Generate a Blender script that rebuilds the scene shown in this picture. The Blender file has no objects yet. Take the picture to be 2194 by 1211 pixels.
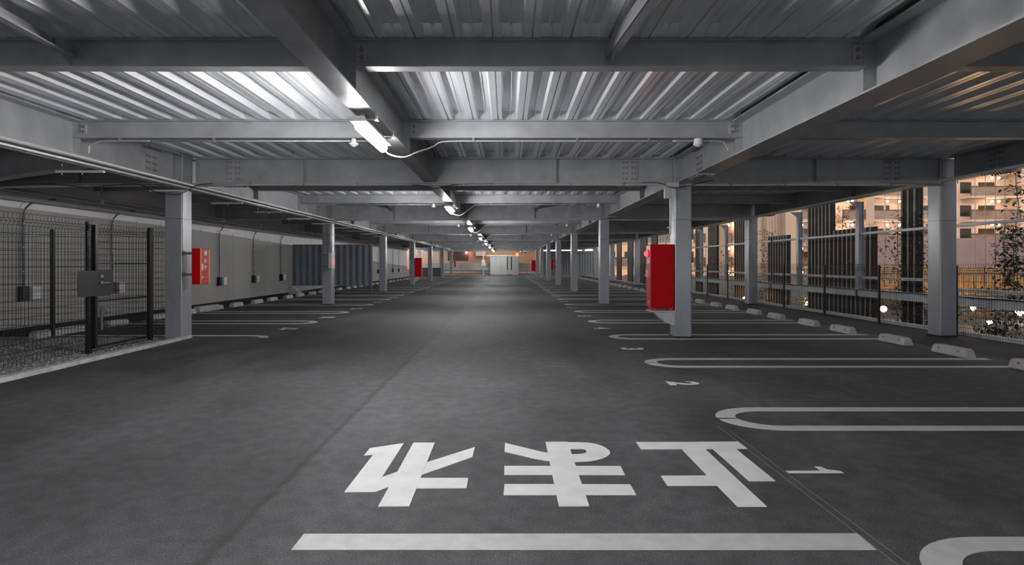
import bpy, bmesh, math, random
from mathutils import Vector, Matrix
from mathutils.geometry import tessellate_polygon
random.seed(7)
PI = math.pi
SC = bpy.context.scene
COL = SC.collection

# ------------------------------------------------------------------ camera, world, exposure
F, CX, CY, H = 1200.0, 1086.0, 565.0, 1.25          # focal length in pixels, vanishing point, eye height
cam = bpy.data.objects.new('camera', bpy.data.cameras.new('camera'))
COL.objects.link(cam)
cam.location = (0, 0, H)
cam.rotation_euler = (PI/2, 0, 0)
cam.data.sensor_width = 36
cam.data.lens = F*36/2194
cam.data.shift_x = (1097-CX)/2194
cam.data.shift_y = -(605.5-CY)/2194
cam.data.clip_end = 400
SC.camera = cam
SC.view_settings.view_transform = 'Standard'
SC.view_settings.look = 'None'
SC.view_settings.gamma = 1
SC.view_settings.use_curve_mapping = False
SC.view_settings.exposure = 2.17
LAMP = 66.0          # emission of the tube lamps
WARM = 14.0          # emission of the warm lamps
w = bpy.data.worlds.new('night'); SC.world = w
w.use_nodes = True
w.node_tree.nodes['Background'].inputs[0].default_value = (0.90, 0.92, 1.0, 1)
w.node_tree.nodes['Background'].inputs[1].default_value = 0.26

# ------------------------------------------------------------------ materials
MATS = {}
def mat(name, col, rough=0.6, metal=0.0, ns=6.0, na=0.12, bump=0.0, bs=60.0, stretch=(1,1,1), spec=0.5, rn=0.0):
    if name in MATS: return MATS[name]
    m = bpy.data.materials.new(name); m.use_nodes = True
    nt = m.node_tree; b = nt.nodes['Principled BSDF']
    b.inputs['Roughness'].default_value = rough
    b.inputs['Metallic'].default_value = metal
    b.inputs['Specular IOR Level'].default_value = spec
    geo = nt.nodes.new('ShaderNodeNewGeometry')
    mp = nt.nodes.new('ShaderNodeMapping'); mp.inputs['Scale'].default_value = stretch
    nt.links.new(geo.outputs['Position'], mp.inputs['Vector'])
    n = nt.nodes.new('ShaderNodeTexNoise'); n.inputs['Scale'].default_value = ns; n.inputs['Detail'].default_value = 6
    nt.links.new(mp.outputs[0], n.inputs['Vector'])
    r = nt.nodes.new('ShaderNodeMapRange')
    r.inputs['From Min'].default_value = .3; r.inputs['From Max'].default_value = .7
    r.inputs['To Min'].default_value = 1-na; r.inputs['To Max'].default_value = 1+na
    nt.links.new(n.outputs['Fac'], r.inputs['Value'])
    mx = nt.nodes.new('ShaderNodeVectorMath'); mx.operation = 'SCALE'
    mx.inputs[0].default_value = col
    nt.links.new(r.outputs[0], mx.inputs['Scale'])
    nt.links.new(mx.outputs[0], b.inputs['Base Color'])
    if rn:
        rr = nt.nodes.new('ShaderNodeMapRange')
        rr.inputs['From Min'].default_value = .3; rr.inputs['From Max'].default_value = .7
        rr.inputs['To Min'].default_value = max(.05, rough-rn); rr.inputs['To Max'].default_value = rough+rn
        nt.links.new(n.outputs['Fac'], rr.inputs['Value']); nt.links.new(rr.outputs[0], b.inputs['Roughness'])
    if bump:
        n2 = nt.nodes.new('ShaderNodeTexNoise'); n2.inputs['Scale'].default_value = bs; n2.inputs['Detail'].default_value = 3
        nt.links.new(geo.outputs['Position'], n2.inputs['Vector'])
        bp = nt.nodes.new('ShaderNodeBump'); bp.inputs['Strength'].default_value = bump; bp.inputs['Distance'].default_value = .01
        nt.links.new(n2.outputs['Fac'], bp.inputs['Height']); nt.links.new(bp.outputs[0], b.inputs['Normal'])
    MATS[name] = m
    return m

def emit(name, col, strength, base=(.8, .8, .8)):
    if name in MATS: return MATS[name]
    m = bpy.data.materials.new(name); m.use_nodes = True
    b = m.node_tree.nodes['Principled BSDF']
    b.inputs['Base Color'].default_value = (*base, 1)
    b.inputs['Emission Color'].default_value = (*col, 1)
    b.inputs['Emission Strength'].default_value = strength
    MATS[name] = m
    return m

def asphalt(name, col, seam):
    m = mat(name, col, .74, 0, 1.5, .34, .45, 140, (1, .55, 1), .32, .08)
    nt = m.node_tree; b = nt.nodes['Principled BSDF']
    src = b.inputs['Base Color'].links[0].from_socket
    geo = nt.nodes.new('ShaderNodeNewGeometry')
    fine = nt.nodes.new('ShaderNodeTexNoise'); fine.inputs['Scale'].default_value = 110; fine.inputs['Detail'].default_value = 5; fine.inputs['Roughness'].default_value = .75
    nt.links.new(geo.outputs['Position'], fine.inputs['Vector'])
    fr = nt.nodes.new('ShaderNodeMapRange'); fr.inputs['From Min'].default_value = .36; fr.inputs['From Max'].default_value = .64
    fr.inputs['To Min'].default_value = .40; fr.inputs['To Max'].default_value = 1.65
    nt.links.new(fine.outputs['Fac'], fr.inputs['Value'])
    sc = nt.nodes.new('ShaderNodeVectorMath'); sc.operation = 'SCALE'
    nt.links.new(src, sc.inputs[0]); nt.links.new(fr.outputs[0], sc.inputs['Scale'])
    mid = nt.nodes.new('ShaderNodeTexNoise'); mid.inputs['Scale'].default_value = 9; mid.inputs['Detail'].default_value = 5
    nt.links.new(geo.outputs['Position'], mid.inputs['Vector'])
    mrr = nt.nodes.new('ShaderNodeMapRange'); mrr.inputs['From Min'].default_value = .35; mrr.inputs['From Max'].default_value = .65
    mrr.inputs['To Min'].default_value = .82; mrr.inputs['To Max'].default_value = 1.18
    nt.links.new(mid.outputs['Fac'], mrr.inputs['Value'])
    sm_ = nt.nodes.new('ShaderNodeVectorMath'); sm_.operation = 'SCALE'
    nt.links.new(sc.outputs[0], sm_.inputs[0]); nt.links.new(mrr.outputs[0], sm_.inputs['Scale'])
    out = sm_.outputs[0]
    if seam:                                             # the cold joint between two laid strips of asphalt
        sep = nt.nodes.new('ShaderNodeSeparateXYZ'); nt.links.new(geo.outputs['Position'], sep.inputs[0])
        wob = nt.nodes.new('ShaderNodeTexNoise'); wob.inputs['Scale'].default_value = 5
        nt.links.new(geo.outputs['Position'], wob.inputs['Vector'])
        a = nt.nodes.new('ShaderNodeMath'); a.operation = 'MULTIPLY_ADD'; a.inputs[1].default_value = .07; a.inputs[2].default_value = 1.235
        nt.links.new(wob.outputs['Fac'], a.inputs[0])
        s = nt.nodes.new('ShaderNodeMath'); s.operation = 'ADD'
        nt.links.new(sep.outputs['X'], s.inputs[0]); nt.links.new(a.outputs[0], s.inputs[1])
        ab = nt.nodes.new('ShaderNodeMath'); ab.operation = 'ABSOLUTE'; nt.links.new(s.outputs[0], ab.inputs[0])
        mr = nt.nodes.new('ShaderNodeMapRange'); mr.inputs['From Min'].default_value = .004; mr.inputs['From Max'].default_value = .035
        mr.inputs['To Min'].default_value = .62; mr.inputs['To Max'].default_value = 1
        nt.links.new(ab.outputs[0], mr.inputs['Value'])
        s2 = nt.nodes.new('ShaderNodeVectorMath'); s2.operation = 'SCALE'
        nt.links.new(out, s2.inputs[0]); nt.links.new(mr.outputs[0], s2.inputs['Scale']); out = s2.outputs[0]
        lr = nt.nodes.new('ShaderNodeMapRange'); lr.inputs['From Min'].default_value = -.03; lr.inputs['From Max'].default_value = .03
        lr.inputs['To Min'].default_value = .78; lr.inputs['To Max'].default_value = 1     # darker on the wall side of the joint
        nt.links.new(s.outputs[0], lr.inputs['Value'])
        s3 = nt.nodes.new('ShaderNodeVectorMath'); s3.operation = 'SCALE'
        nt.links.new(out, s3.inputs[0]); nt.links.new(lr.outputs[0], s3.inputs['Scale']); out = s3.outputs[0]
    nt.links.new(out, b.inputs['Base Color'])
    return m

ASPH = asphalt('asphalt', (.066, .067, .069), True)
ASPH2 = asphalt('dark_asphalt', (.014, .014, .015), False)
DECK = mat('galvanised_deck', (.90, .92, .94), .28, .5, 3, .07, 0, 60, (1, .2, 1), .5, 0)
STEEL = mat('galvanised_beam', (.42, .43, .44), .42, .25, 4, .14, .12, 25, (1, 1, 1), .5, .10)
COLM = mat('galvanised_column', (.34, .35, .365), .34, .45, 3, .12, .05, 20, (1, 1, .3), .5, .08)
BOLT = mat('bolt_steel', (.32, .32, .32), .45, .6, 40, .1)
PIPE = mat('conduit_grey', (.55, .55, .54), .4, .3, 8, .05)
PIPED = mat('conduit_dark', (.12, .12, .12), .45, .2, 8, .05)
WIRE = mat('wire_black', (.010, .010, .010), .4, .1, 20, .1)
FWIRE = mat('fence_wire', (.028, .026, .024), .32, .4, 20, .1)
BLACK = mat('black_cable', (.012, .012, .012), .5)
CONC = mat('concrete', (.40, .40, .39), .85, 0, 5, .12, .25, 120)
KERB = mat('kerb_concrete', (.42, .42, .41), .9, 0, 9, .2, .5, 90)
PAINT = mat('road_paint', (.45, .45, .44), .6, 0, 12, .10, .15, 150)
PAINT2 = mat('road_paint_thick', (.66, .66, .65), .6, 0, 7, .08, .1, 120)
CHALK = mat('chalk', (.15, .15, .15), .9)
WALLM = mat('wall_panel', (.34, .34, .322), .55, 0, 1.2, .10, .1, 30, (1, 1, .25))
WALLU = mat('wall_upper', (.80, .78, .78), .7, 0, 2, .06)
RED = mat('red_paint', (.46, .001, .006), .5, 0, 3, .02, 0, 60, (1,1,1), .15)
REDF = mat('red_paint_front', (.50, .03, .04), .3, 0, 3, .04)
YEL = mat('yellow_tape', (.75, .42, .03), .4, 0, 5, .05)
WHITE = mat('white_plate', (.75, .75, .75), .5, 0, 5, .03)
LGREY = mat('light_grey_metal', (.50, .50, .50), .45, .1, 4, .05)
CHROME = mat('chrome', (.75, .75, .75), .2, 1.0, 4, .03)
CORR = mat('corrugated_blue_grey', (.19, .215, .245), .45, .2, 3, .08)
KIOSK = mat('kiosk_panel', (.30, .305, .295), .6, 0, 3, .04)
LOUV = mat('brown_louvre', (.020, .011, .006), .8, .0, 6, .2)
LOUVE = mat('louvre_edge', (.34, .31, .26), .45, .3, 6, .1)
RAILM = mat('guard_rail', (.50, .52, .55), .4, .4, 6, .08)
BEIGE = mat('beige_render', (.42, .34, .27), .8, 0, .6, .05)
BEIGE2 = mat('pale_render', (.54, .45, .37), .8, 0, .6, .05)
MAUVE = mat('mauve_wall', (.20, .165, .17), .8, 0, .5, .08)
GLASSM = mat('railing_panel', (.25, .20, .155), .25, .1, .35, .45)
WINM = mat('window_glass', (.03, .03, .028), .15, 0, 4, .3)
FRAMEM = mat('railing_frame', (.10, .065, .045), .5)
BAMB = mat('bamboo', (.40, .22, .07), .5, 0, 9, .35, 0, 60, (1, 1, .2))
SOIL = mat('garden_soil', (.05, .045, .035), .9, 0, 3, .4, .8, 40)
GRAV = mat('gravel', (.22, .22, .215), .9, 0, 14, .35, .9, 50)
LEAF = mat('leaf', (.045, .060, .035), .5, 0, 5, .35)
TWIG = mat('twig', (.10, .08, .06), .8)
WOOD = mat('timber', (.14, .09, .05), .7, 0, 4, .2)
ORNG = mat('orange_wall', (.36, .22, .13), .8, 0, .25, .35)
GREYW = mat('grey_board', (.46, .47, .45), .6, 0, 2, .08)
MIRR = mat('mirror', (.7, .72, .72), .12, 1.0, 2, .05)
ORREF = mat('orange_reflector', (.65, .13, .03), .3, 0, 5, .05)
TUBE = emit('lamp_tube', (1.0, .985, 1.0), LAMP)
WARML = emit('warm_lamp', (1.0, .66, .42), WARM)
WARMB = emit('garden_lamp', (1.0, .58, .24), 30)
REDL = emit('red_lamp', (1.0, .03, .04), 1.2, (.3, .01, .01))
RING = emit('red_digit', (1.0, .08, .05), .6, (.3, .02, .02))

# ------------------------------------------------------------------ mesh helpers
class MB:
    def __init__(s): s.v = []; s.f = []
    def add(s, vs, fs):
        n = len(s.v); s.v += [tuple(p) for p in vs]; s.f += [tuple(i+n for i in f) for f in fs]; return s
    def box(s, x0, x1, y0, y1, z0, z1):
        if x0 > x1: x0, x1 = x1, x0
        if y0 > y1: y0, y1 = y1, y0
        if z0 > z1: z0, z1 = z1, z0
        return s.add([(x0,y0,z0),(x1,y0,z0),(x1,y1,z0),(x0,y1,z0),(x0,y0,z1),(x1,y0,z1),(x1,y1,z1),(x0,y1,z1)],
                     [(3,2,1,0),(4,5,6,7),(0,1,5,4),(1,2,6,5),(2,3,7,6),(3,0,4,7)])
    def prism(s, pts, axis, a, b):               # polygon in the plane across axis, pushed from a to b
        def P(p, t): return {'x': (t, p[0], p[1]), 'y': (p[0], t, p[1]), 'z': (p[0], p[1], t)}[axis]
        n = len(pts)
        vs = [P(p, a) for p in pts] + [P(p, b) for p in pts]
        fs = [tuple(range(n))[::-1], tuple(range(n, 2*n))] + [(i, (i+1) % n, n+(i+1) % n, n+i) for i in range(n)]
        return s.add(vs, fs)
    def tube(s, pts, r, n=8, cap=True):
        pts = [Vector(p) for p in pts]; rings = []
        up = Vector((0, 0, 1))
        for i, p in enumerate(pts):
            d = (pts[min(i+1, len(pts)-1)] - pts[max(i-1, 0)])
            if d.length < 1e-9: d = Vector((0, 0, 1))
            d.normalize()
            u = up if abs(d.z) < .92 else Vector((0, 1, 0)) if i == 0 or not rings else up
            if abs(d.z) >= .92: u = Vector((0, 1, 0))
            a = d.cross(u).normalized(); b = a.cross(d).normalized()
            rr = r[i] if isinstance(r, (list, tuple)) else r
            rings.append([p + a*math.cos(2*PI*k/n)*rr + b*math.sin(2*PI*k/n)*rr for k in range(n)])
        vs = [q for R in rings for q in R]; fs = []
        for i in range(len(pts)-1):
            for k in range(n):
                fs.append((i*n+k, i*n+(k+1) % n, (i+1)*n+(k+1) % n, (i+1)*n+k))
        if cap: fs += [tuple(range(n))[::-1], tuple(range((len(pts)-1)*n, len(pts)*n))]
        return s.add(vs, fs)
    def ball(s, c, r, nu=12, nv=8, sz=1.0):
        vs = []; fs = []
        for j in range(nv+1):
            t = PI*j/nv
            for i in range(nu):
                a = 2*PI*i/nu
                vs.append((c[0]+r*math.sin(t)*math.cos(a), c[1]+r*math.sin(t)*math.sin(a), c[2]+r*sz*math.cos(t)))
        for j in range(nv):
            for i in range(nu):
                fs.append((j*nu+i, (j+1)*nu+i, (j+1)*nu+(i+1) % nu, j*nu+(i+1) % nu))
        return s.add(vs, fs)
    def ibeam(s, axis, a, b, c, zb, zt, wd, tf=.012, tw=.008):
        for (u0, u1, z0, z1) in ((c-wd/2, c+wd/2, zb, zb+tf), (c-wd/2, c+wd/2, zt-tf, zt), (c-tw/2, c+tw/2, zb+tf, zt-tf)):
            if axis == 'x': s.box(a, b, u0, u1, z0, z1)
            else: s.box(u0, u1, a, b, z0, z1)
        return s
    def rot(s, ang, cx=0, cy=0):
        ca, sa = math.cos(ang), math.sin(ang)
        s.v = [(cx+(x-cx)*ca-(y-cy)*sa, cy+(x-cx)*sa+(y-cy)*ca, z) for x, y, z in s.v]; return s

def label(o, lab=None, cat=None, group=None, kind=None):
    if lab: o['label'] = lab
    if cat: o['category'] = cat
    if group: o['group'] = group
    if kind: o['kind'] = kind
    return o
def obj(name, mb, m, parent=None, org=None, lab=None, cat=None, group=None, kind=None, smooth=False, bevel=0):
    me = bpy.data.meshes.new(name)
    if parent is not None:
        org = Vector(parent['_w'])
    elif org is None:
        xs = [v[0] for v in mb.v]; ys = [v[1] for v in mb.v]; zs = [v[2] for v in mb.v]
        org = ((min(xs)+max(xs))/2, (min(ys)+max(ys))/2, min(zs))
    org = Vector(org)
    me.from_pydata([(v[0]-org.x, v[1]-org.y, v[2]-org.z) for v in mb.v], [], mb.f)
    me.materials.append(m)
    if smooth: me.polygons.foreach_set('use_smooth', [True]*len(me.polygons))
    me.update()
    o = bpy.data.objects.new(name, me); COL.objects.link(o)
    if parent is not None: o.parent = parent; o.location = org - Vector(parent['_w']); o['_w'] = tuple(org)
    else: o.location = org; o['_w'] = tuple(org)
    if bevel:
        bv = o.modifiers.new('edge', 'BEVEL'); bv.width = bevel; bv.segments = 2; bv.limit_method = 'ANGLE'
    label(o, lab, cat, group, kind)
    return o
def root(name, loc, lab, cat, group=None):
    o = bpy.data.objects.new(name, None); COL.objects.link(o); o.location = loc
    o.empty_display_size = .2; o['_w'] = tuple(loc)
    return label(o, lab, cat, group)
def kids(o): return [c for c in bpy.data.objects if c.parent is o]
def dup(src, shift, lab=None, group=None):
    """copy of a thing with copies of its parts and sub-parts, moved by shift"""
    def cp(o, par):
        c = o.copy(); COL.objects.link(c)
        if par is not None: c.parent = par
        for k in TREE.get(o.name, None) or kids(o): cp(k, c)
        return c
    if src.name not in TREE:
        def fill(o):
            TREE[o.name] = kids(o)
            for k in TREE[o.name]: fill(k)
        fill(src)
    c = cp(src, None); c.location = Vector(src.location)+Vector(shift)
    c['_w'] = tuple(c.location)
    if lab: c['label'] = lab
    if group: c['group'] = group
    return c
TREE = {}
ORD = ('first second third fourth fifth sixth seventh eighth ninth tenth eleventh twelfth thirteenth fourteenth fifteenth sixteenth '
       'seventeenth eighteenth nineteenth twentieth').split() + ['twenty-'+x for x in 'first second third fourth fifth'.split()]
def gp(u, v, z=0.0):                                   # where the sight line through a photo point meets the height z
    Y = (z-H)*F/(CY-v); return ((u-CX)*Y/F, Y)

_fonts = {}
def text_mb(txt, size, bold=.0, extr=.0):
    c = bpy.data.curves.new('t', 'FONT'); c.body = txt; c.size = size; c.offset = bold; c.extrude = extr
    c.align_x = 'CENTER'; c.align_y = 'CENTER'; c.resolution_u = 3
    o = bpy.data.objects.new('t', c); COL.objects.link(o)
    dg = bpy.context.evaluated_depsgraph_get()
    me = bpy.data.meshes.new_from_object(o.evaluated_get(dg))
    mb = MB(); mb.add([tuple(v.co) for v in me.vertices], [tuple(p.vertices) for p in me.polygons])
    bpy.data.objects.remove(o); bpy.data.curves.remove(c); bpy.data.meshes.remove(me)
    return mb
def fit(mb, wx, wy):                                   # centre on the origin and stretch to the wanted size
    xs = [v[0] for v in mb.v]; ys = [v[1] for v in mb.v]
    if not xs: return mb
    cx, cy = (min(xs)+max(xs))/2, (min(ys)+max(ys))/2
    sx = wx/max(1e-6, max(xs)-min(xs)); sy = wy/max(1e-6, max(ys)-min(ys))
    mb.v = [((x-cx)*sx, (y-cy)*sy, z) for x, y, z in mb.v]; return mb

# ------------------------------------------------------------------ layout
XL, XC, XR, XF = -5.48, -1.32, 2.98, 7.55              # wall-side columns, central beam, garden-side columns, edge columns
XW = -9.0
Y0, BAY = 9.60, 7.60                                   # first column line in view, bay length
NB = 7
ZT = 3.05
def line(k): return Y0 + BAY*k
YE = line(6)+4.8
JP = BAY/3

# ------------------------------------------------------------------ floor
obj('floor', MB().box(-5.30, 6.45, -9, 60.5, -.2, 0).box(-8.05, -5.30, 9.70, 60.5, -.2, 0), ASPH, kind='structure', org=(0, 0, 0))
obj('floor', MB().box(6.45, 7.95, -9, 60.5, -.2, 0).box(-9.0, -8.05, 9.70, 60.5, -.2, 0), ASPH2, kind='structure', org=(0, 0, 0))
obj('floor', MB().box(-9.0, -5.42, -9, 9.70, -.2, -.012), GRAV, kind='structure', org=(0, 0, 0))
obj('trim_1', MB().box(-5.42, -5.29, 6.93, 9.42, -.15, .05), KERB, kind='structure', bevel=.012)
obj('trim_2', MB().box(-5.42, -5.29, -6, 6.92, -.15, .05), KERB, kind='structure', bevel=.012)
obj('trim_3', MB().box(7.95, 8.08, -6, 60, -.2, .06), KERB, kind='structure', bevel=.01)
mb = MB()
for i in range(5200):
    x = random.uniform(-8.9, -5.45); y = random.uniform(4.6, 9.5)
    r = random.uniform(.007, .02); z = -.012+r*.3; a = random.random()*3
    ca, sa = math.cos(a)*r, math.sin(a)*r
    mb.add([(x+ca, y+sa, z), (x-sa*.8, y+ca*.8, z), (x-ca, y-sa, z), (x+sa*.8, y-ca*.8, z), (x+ca*.2, y, z+r*.7), (x, y, z-r)],
           [(0,1,4),(1,2,4),(2,3,4),(3,0,4),(1,0,5),(2,1,5),(3,2,5),(0,3,5)])
obj('gravel', mb, mat('gravel_stone', (.30, .30, .29), .9, 0, 30, .4), lab='loose grey gravel inside the wire mesh enclosure', cat='gravel', kind='stuff')

# ------------------------------------------------------------------ ceiling deck: trapezoid ribs along the bay, crushed flat over each joist
def deck(xa, xb, ya, yb):
    prof = [(0, 0), (.043, 0), (.045, .030), (.055, .030), (.057, 0), (.100, 0), (.122, .075), (.180, .075), (.186, .062), (.204, .062), (.210, .075), (.268, .075), (.290, 0)]
    st = [(0, 0), (.035, .04), (.16, 1)]
    L = yb-ya
    ys = [(ya+a, f) for a, f in st] + [(yb-a, f) for a, f in reversed(st)]
    n = int(math.ceil((xb-xa)/.31)); P = []
    for k in range(n):
        for px, pz in prof:
            x = xa+k*.31+px
            if x <= xb: P.append((x, pz))
    P.append((xb, P[-1][1]))
    m = len(P); vs = []; fs = []
    for (y, f) in ys:
        for (x, z) in P: vs.append((x, y, ZT+.004+(z*f if z > .04 else z)))
    for j in range(len(ys)-1):
        for i in range(m-1): fs.append((j*m+i, j*m+i+1, (j+1)*m+i+1, (j+1)*m+i))
    return MB().add(vs, fs)
cmb = MB()
for k in range(-2, 7):
    for j in range(3 if k < 6 else 2):
        ya = line(k)+JP*j; yb = ya+JP
        for xa, xb in ((XW-.3, XL-.08), (XL-.08, XC-.08), (XC-.08, XR-.08), (XR-.08, XF+.12)):
            d = deck(xa, xb, ya, yb); cmb.add(d.v, d.f)
obj('ceiling', cmb, DECK, kind='structure', org=(0, 0, ZT))
obj('ceiling', MB().box(XW-.3, XF+.2, line(-2), YE+.4, ZT+.10, ZT+.25), CONC, kind='structure', org=(0, 0, ZT))

# ------------------------------------------------------------------ beams
ZG = 2.60
NEARW = ['behind the camera', 'just in front of the camera'] 
def bayname(k): return 'in bay row %s' % ['one','two','three','four','five','six','seven'][k+1] if k >= 0 else 'over the camera'
SPN = {'wall': 'from wall to wall-side columns', 'aisleA': 'from the wall-side columns to the lamp beam',
       'aisleB': 'from the lamp beam to the hydrant-side columns', 'edge': 'from hydrant-side columns to garden edge'}
SPANS = [('wall', XW+.05, XL-.15), ('aisleA', XL+.15, XC), ('aisleB', XC, XR-.15), ('edge', XR+.15, XF-.15)]
def bolts(mb, pts, r=.017, d=(0, -1, 0), t=.018):
    for p in pts:
        q = tuple(p[i]+d[i]*t for i in range(3)); mb.tube([p, q], r, 6)
    return mb
def splice_x(par, xc, y, near, zb=ZG, zt=ZT):
    yf = y-.005
    par = obj('splice_plate', MB().box(xc-.145, xc+.145, yf-.012, yf, zb+.05, zt-.05).box(xc-.20, xc+.20, y-.095, y+.095, zb-.012, zb)
        .box(xc-.2, xc+.2, y-.095, y-.02, zb+.013, zb+.025), STEEL, par)
    for row in range(4):
        for dx in (-.105, -.045, .045, .105):
            p = (xc+dx, yf-.012, zb+.10+row*.095)
            if near: obj('bolt', bolts(MB(), [p]), BOLT, par)
    b = MB()
    if not near:
        bolts(b, [(xc+dx, yf-.012, zb+.10+row*.095) for row in range(4) for dx in (-.105, -.045, .045, .105)])
    for dx in (-.17, -.12, -.07, -.02, .03, .08, .13, .18):
        for dy in (-.06, .06): b.tube([(xc+dx, y+dy, zb-.012), (xc+dx, y+dy, zb-.036)], .014, 6)
    obj('bolt_rows', b, BOLT, par, kind='stuff')

# cross girders on every column line
for k in range(-1, 7):
    y = line(k)
    for nm, xa, xb in SPANS:
        if k < 0 and nm != 'aisleA' and nm != 'aisleB' and nm != 'edge': pass
        if nm in ('aisleA', 'aisleB'):
            if nm == 'aisleB': continue
            xa, xb = XL+.15, XR-.15
            where = 'spanning the aisle'
        else: where = SPN[nm]
        far = '%s column line away' % ORD[k] if k >= 0 else 'over the camera'
        r_ = root('cross_girder', ((xa+xb)/2, y, ZG), 'steel cross girder %s, %s' % (where, far), 'steel beam', 'cross girders on the column lines')
        obj('beam', MB().ibeam('x', xa, xb, y, ZG, ZT, .19, .016, .010), STEEL, r_)
        st = [-3.43, .84] if 'aisle' in where else [(xa+xb)/2]
        for sx in st:
            obj('stiffener', MB().box(sx-.006, sx+.006, y-.09, y+.09, ZG+.016, ZT-.016), STEEL, r_)
        if k >= 0:
            near = (k == 0)
            if 'aisle' in where:
                splice_x(r_, XL+.80, y, near); splice_x(r_, XR-.88, y, near)
            elif nm == 'edge':
                splice_x(r_, XF-.95, y, near)
# the lengthwise girders
for nm, x, lab in (('L', XL, 'over the wall-side columns'), ('R', XR, 'over the hydrant-side columns'), ('F', XF, 'along the garden edge')):
    for k in range(-1, 6):
        ya, yb = line(k)+.15, line(k+1)-.15
        if nm == 'F': ya += .12
        if nm == 'L' and k == -1: yb -= .26
        if nm == 'L' and k < -1: continue
        zb = ZG if nm != 'F' else 2.66
        r_ = root('lengthwise_girder', (x, (ya+yb)/2, zb), 'grey lengthwise steel girder %s %s' % (lab, bayname(k)), 'steel beam', 'lengthwise girders')
        obj('beam', MB().ibeam('y', ya, yb, x, zb, ZT, .30 if nm != 'F' else .22, .016, .010), STEEL, r_)
        for j in (1, 2):
            yy = line(k)+JP*j
            obj('stiffener', MB().box(x-.10, x+.10, yy-.006, yy+.006, zb+.016, ZT-.016), STEEL, r_)
        for yy in (line(k+1)-1.0,):
            s = -1 if nm != 'L' else 1
            xf = x + s*.005
            m2 = MB().box(xf, xf+s*.012, yy-.145, yy+.145, zb+.05, ZT-.05).box(x-.15, x+.15, yy-.2, yy+.2, zb-.012, zb).box(x-.15, x+.15, yy-.2, yy+.2, ZT-.028, ZT-.016)
            sp = obj('splice_plate', m2, STEEL, r_)
            b = MB()
            for rr in range(4):
                for d in (-.105, -.045, .045, .105):
                    p = (xf+s*.012, yy+d, zb+.1+rr*.095)
                    if p[2] < ZT-.07: b.tube([p, (p[0]+s*.018, p[1], p[2])], .017, 6)
            for d in (-.17, -.12, -.07, -.02, .03, .08, .13, .18):
                for dx in (-.11, -.06, .06, .11):
                    b.tube([(x+dx, yy+d, zb-.012), (x+dx, yy+d, zb-.034)], .014, 6)
                    b.tube([(x+dx, yy+d, ZT-.028), (x+dx, yy+d, ZT-.048)], .014, 6)
            obj('bolt_rows', b, BOLT, sp, kind='stuff')
# the central beam that carries the lamps
for k in range(-1, 6):
    ya, yb = line(k)+.02, line(k+1)-.02
    r_ = root('lamp_beam', (XC, (ya+yb)/2, 2.645), 'grey central beam carrying a tube lamp, %s' % bayname(k), 'steel beam', 'central lamp beams')
    obj('beam', MB().ibeam('y', ya, yb, XC, 2.645, ZT, .20, .013, .008), STEEL, r_)
    for j in (1, 2):
        yy = line(k)+JP*j
        obj('stiffener', MB().box(XC+.004, XC+.10, yy-.005, yy+.005, 2.658, ZT-.013), STEEL, r_)
        obj('stiffener', MB().box(XC-.10, XC-.004, yy-.005, yy+.005, 2.658, ZT-.013), STEEL, r_)
obj('lamp_beam', MB().ibeam('y', line(6)+.02, 60.15, XC, 2.645, ZT, .2), STEEL, lab='last stretch of the central beam, above the white cabin', cat='steel beam')
# joists
ZJ = 2.825
for k in range(-1, 6):
    for j in (1, 2):
        y = line(k)+JP*j
        for nm, xa, xb in SPANS:
            if nm == 'wall' and k == 0 and False: continue
            xa2 = XC+.10 if nm == 'aisleB' else (xa-.05 if nm != 'wall' else xa)
            xb2 = XC-.10 if nm == 'aisleA' else xb+.05
            lab = 'slim grey steel joist %s, %s in its bay, %s' % (SPN[nm], 'first' if j == 1 else 'second', bayname(k))
            lab = 'grey joist %s, %s row %s' % (SPN[nm].replace('between ', 'between ').replace('hydrant-side', 'hydrant-side'), 'first' if j == 1 else 'second', bayname(k))
            lab = {'wall': 'steel joist by the wall', 'aisleA': 'joist on the wall side of the lamp beam', 'aisleB': 'joist on the hydrant side of the lamp beam',
                   'edge': 'steel joist by the garden edge'}[nm] + ', %s row from the camera' % ORD[(k+1)*2+j-1]
            r_ = root('ceiling_joist', ((xa2+xb2)/2, y, ZJ), lab, 'steel beam', 'ceiling joists')
            obj('beam', MB().ibeam('x', xa2, xb2, y, ZJ, ZT, .12, .010, .007), STEEL, r_)
            if k < 2:
                for e, s in ((xa2, 1), (xb2, -1)):
                    ep = obj('end_plate', MB().box(e+s*.01, e+s*.085, y-.016, y-.004, ZJ+.06, ZT-.035), LGREY, r_)
                    for zz in (ZJ+.085, ZJ+.15):
                        obj('bolt', bolts(MB(), [(e+s*.05, y-.016, zz)], .019, (0, -1, 0), .02), BOLT, ep)
obj('edge_beam', MB().ibeam('x', XW+.05, XF+.1, 60.3, ZG-.05, ZT, .2), STEEL, lab='steel edge beam across the far end above the white cabin', cat='steel beam')
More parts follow.
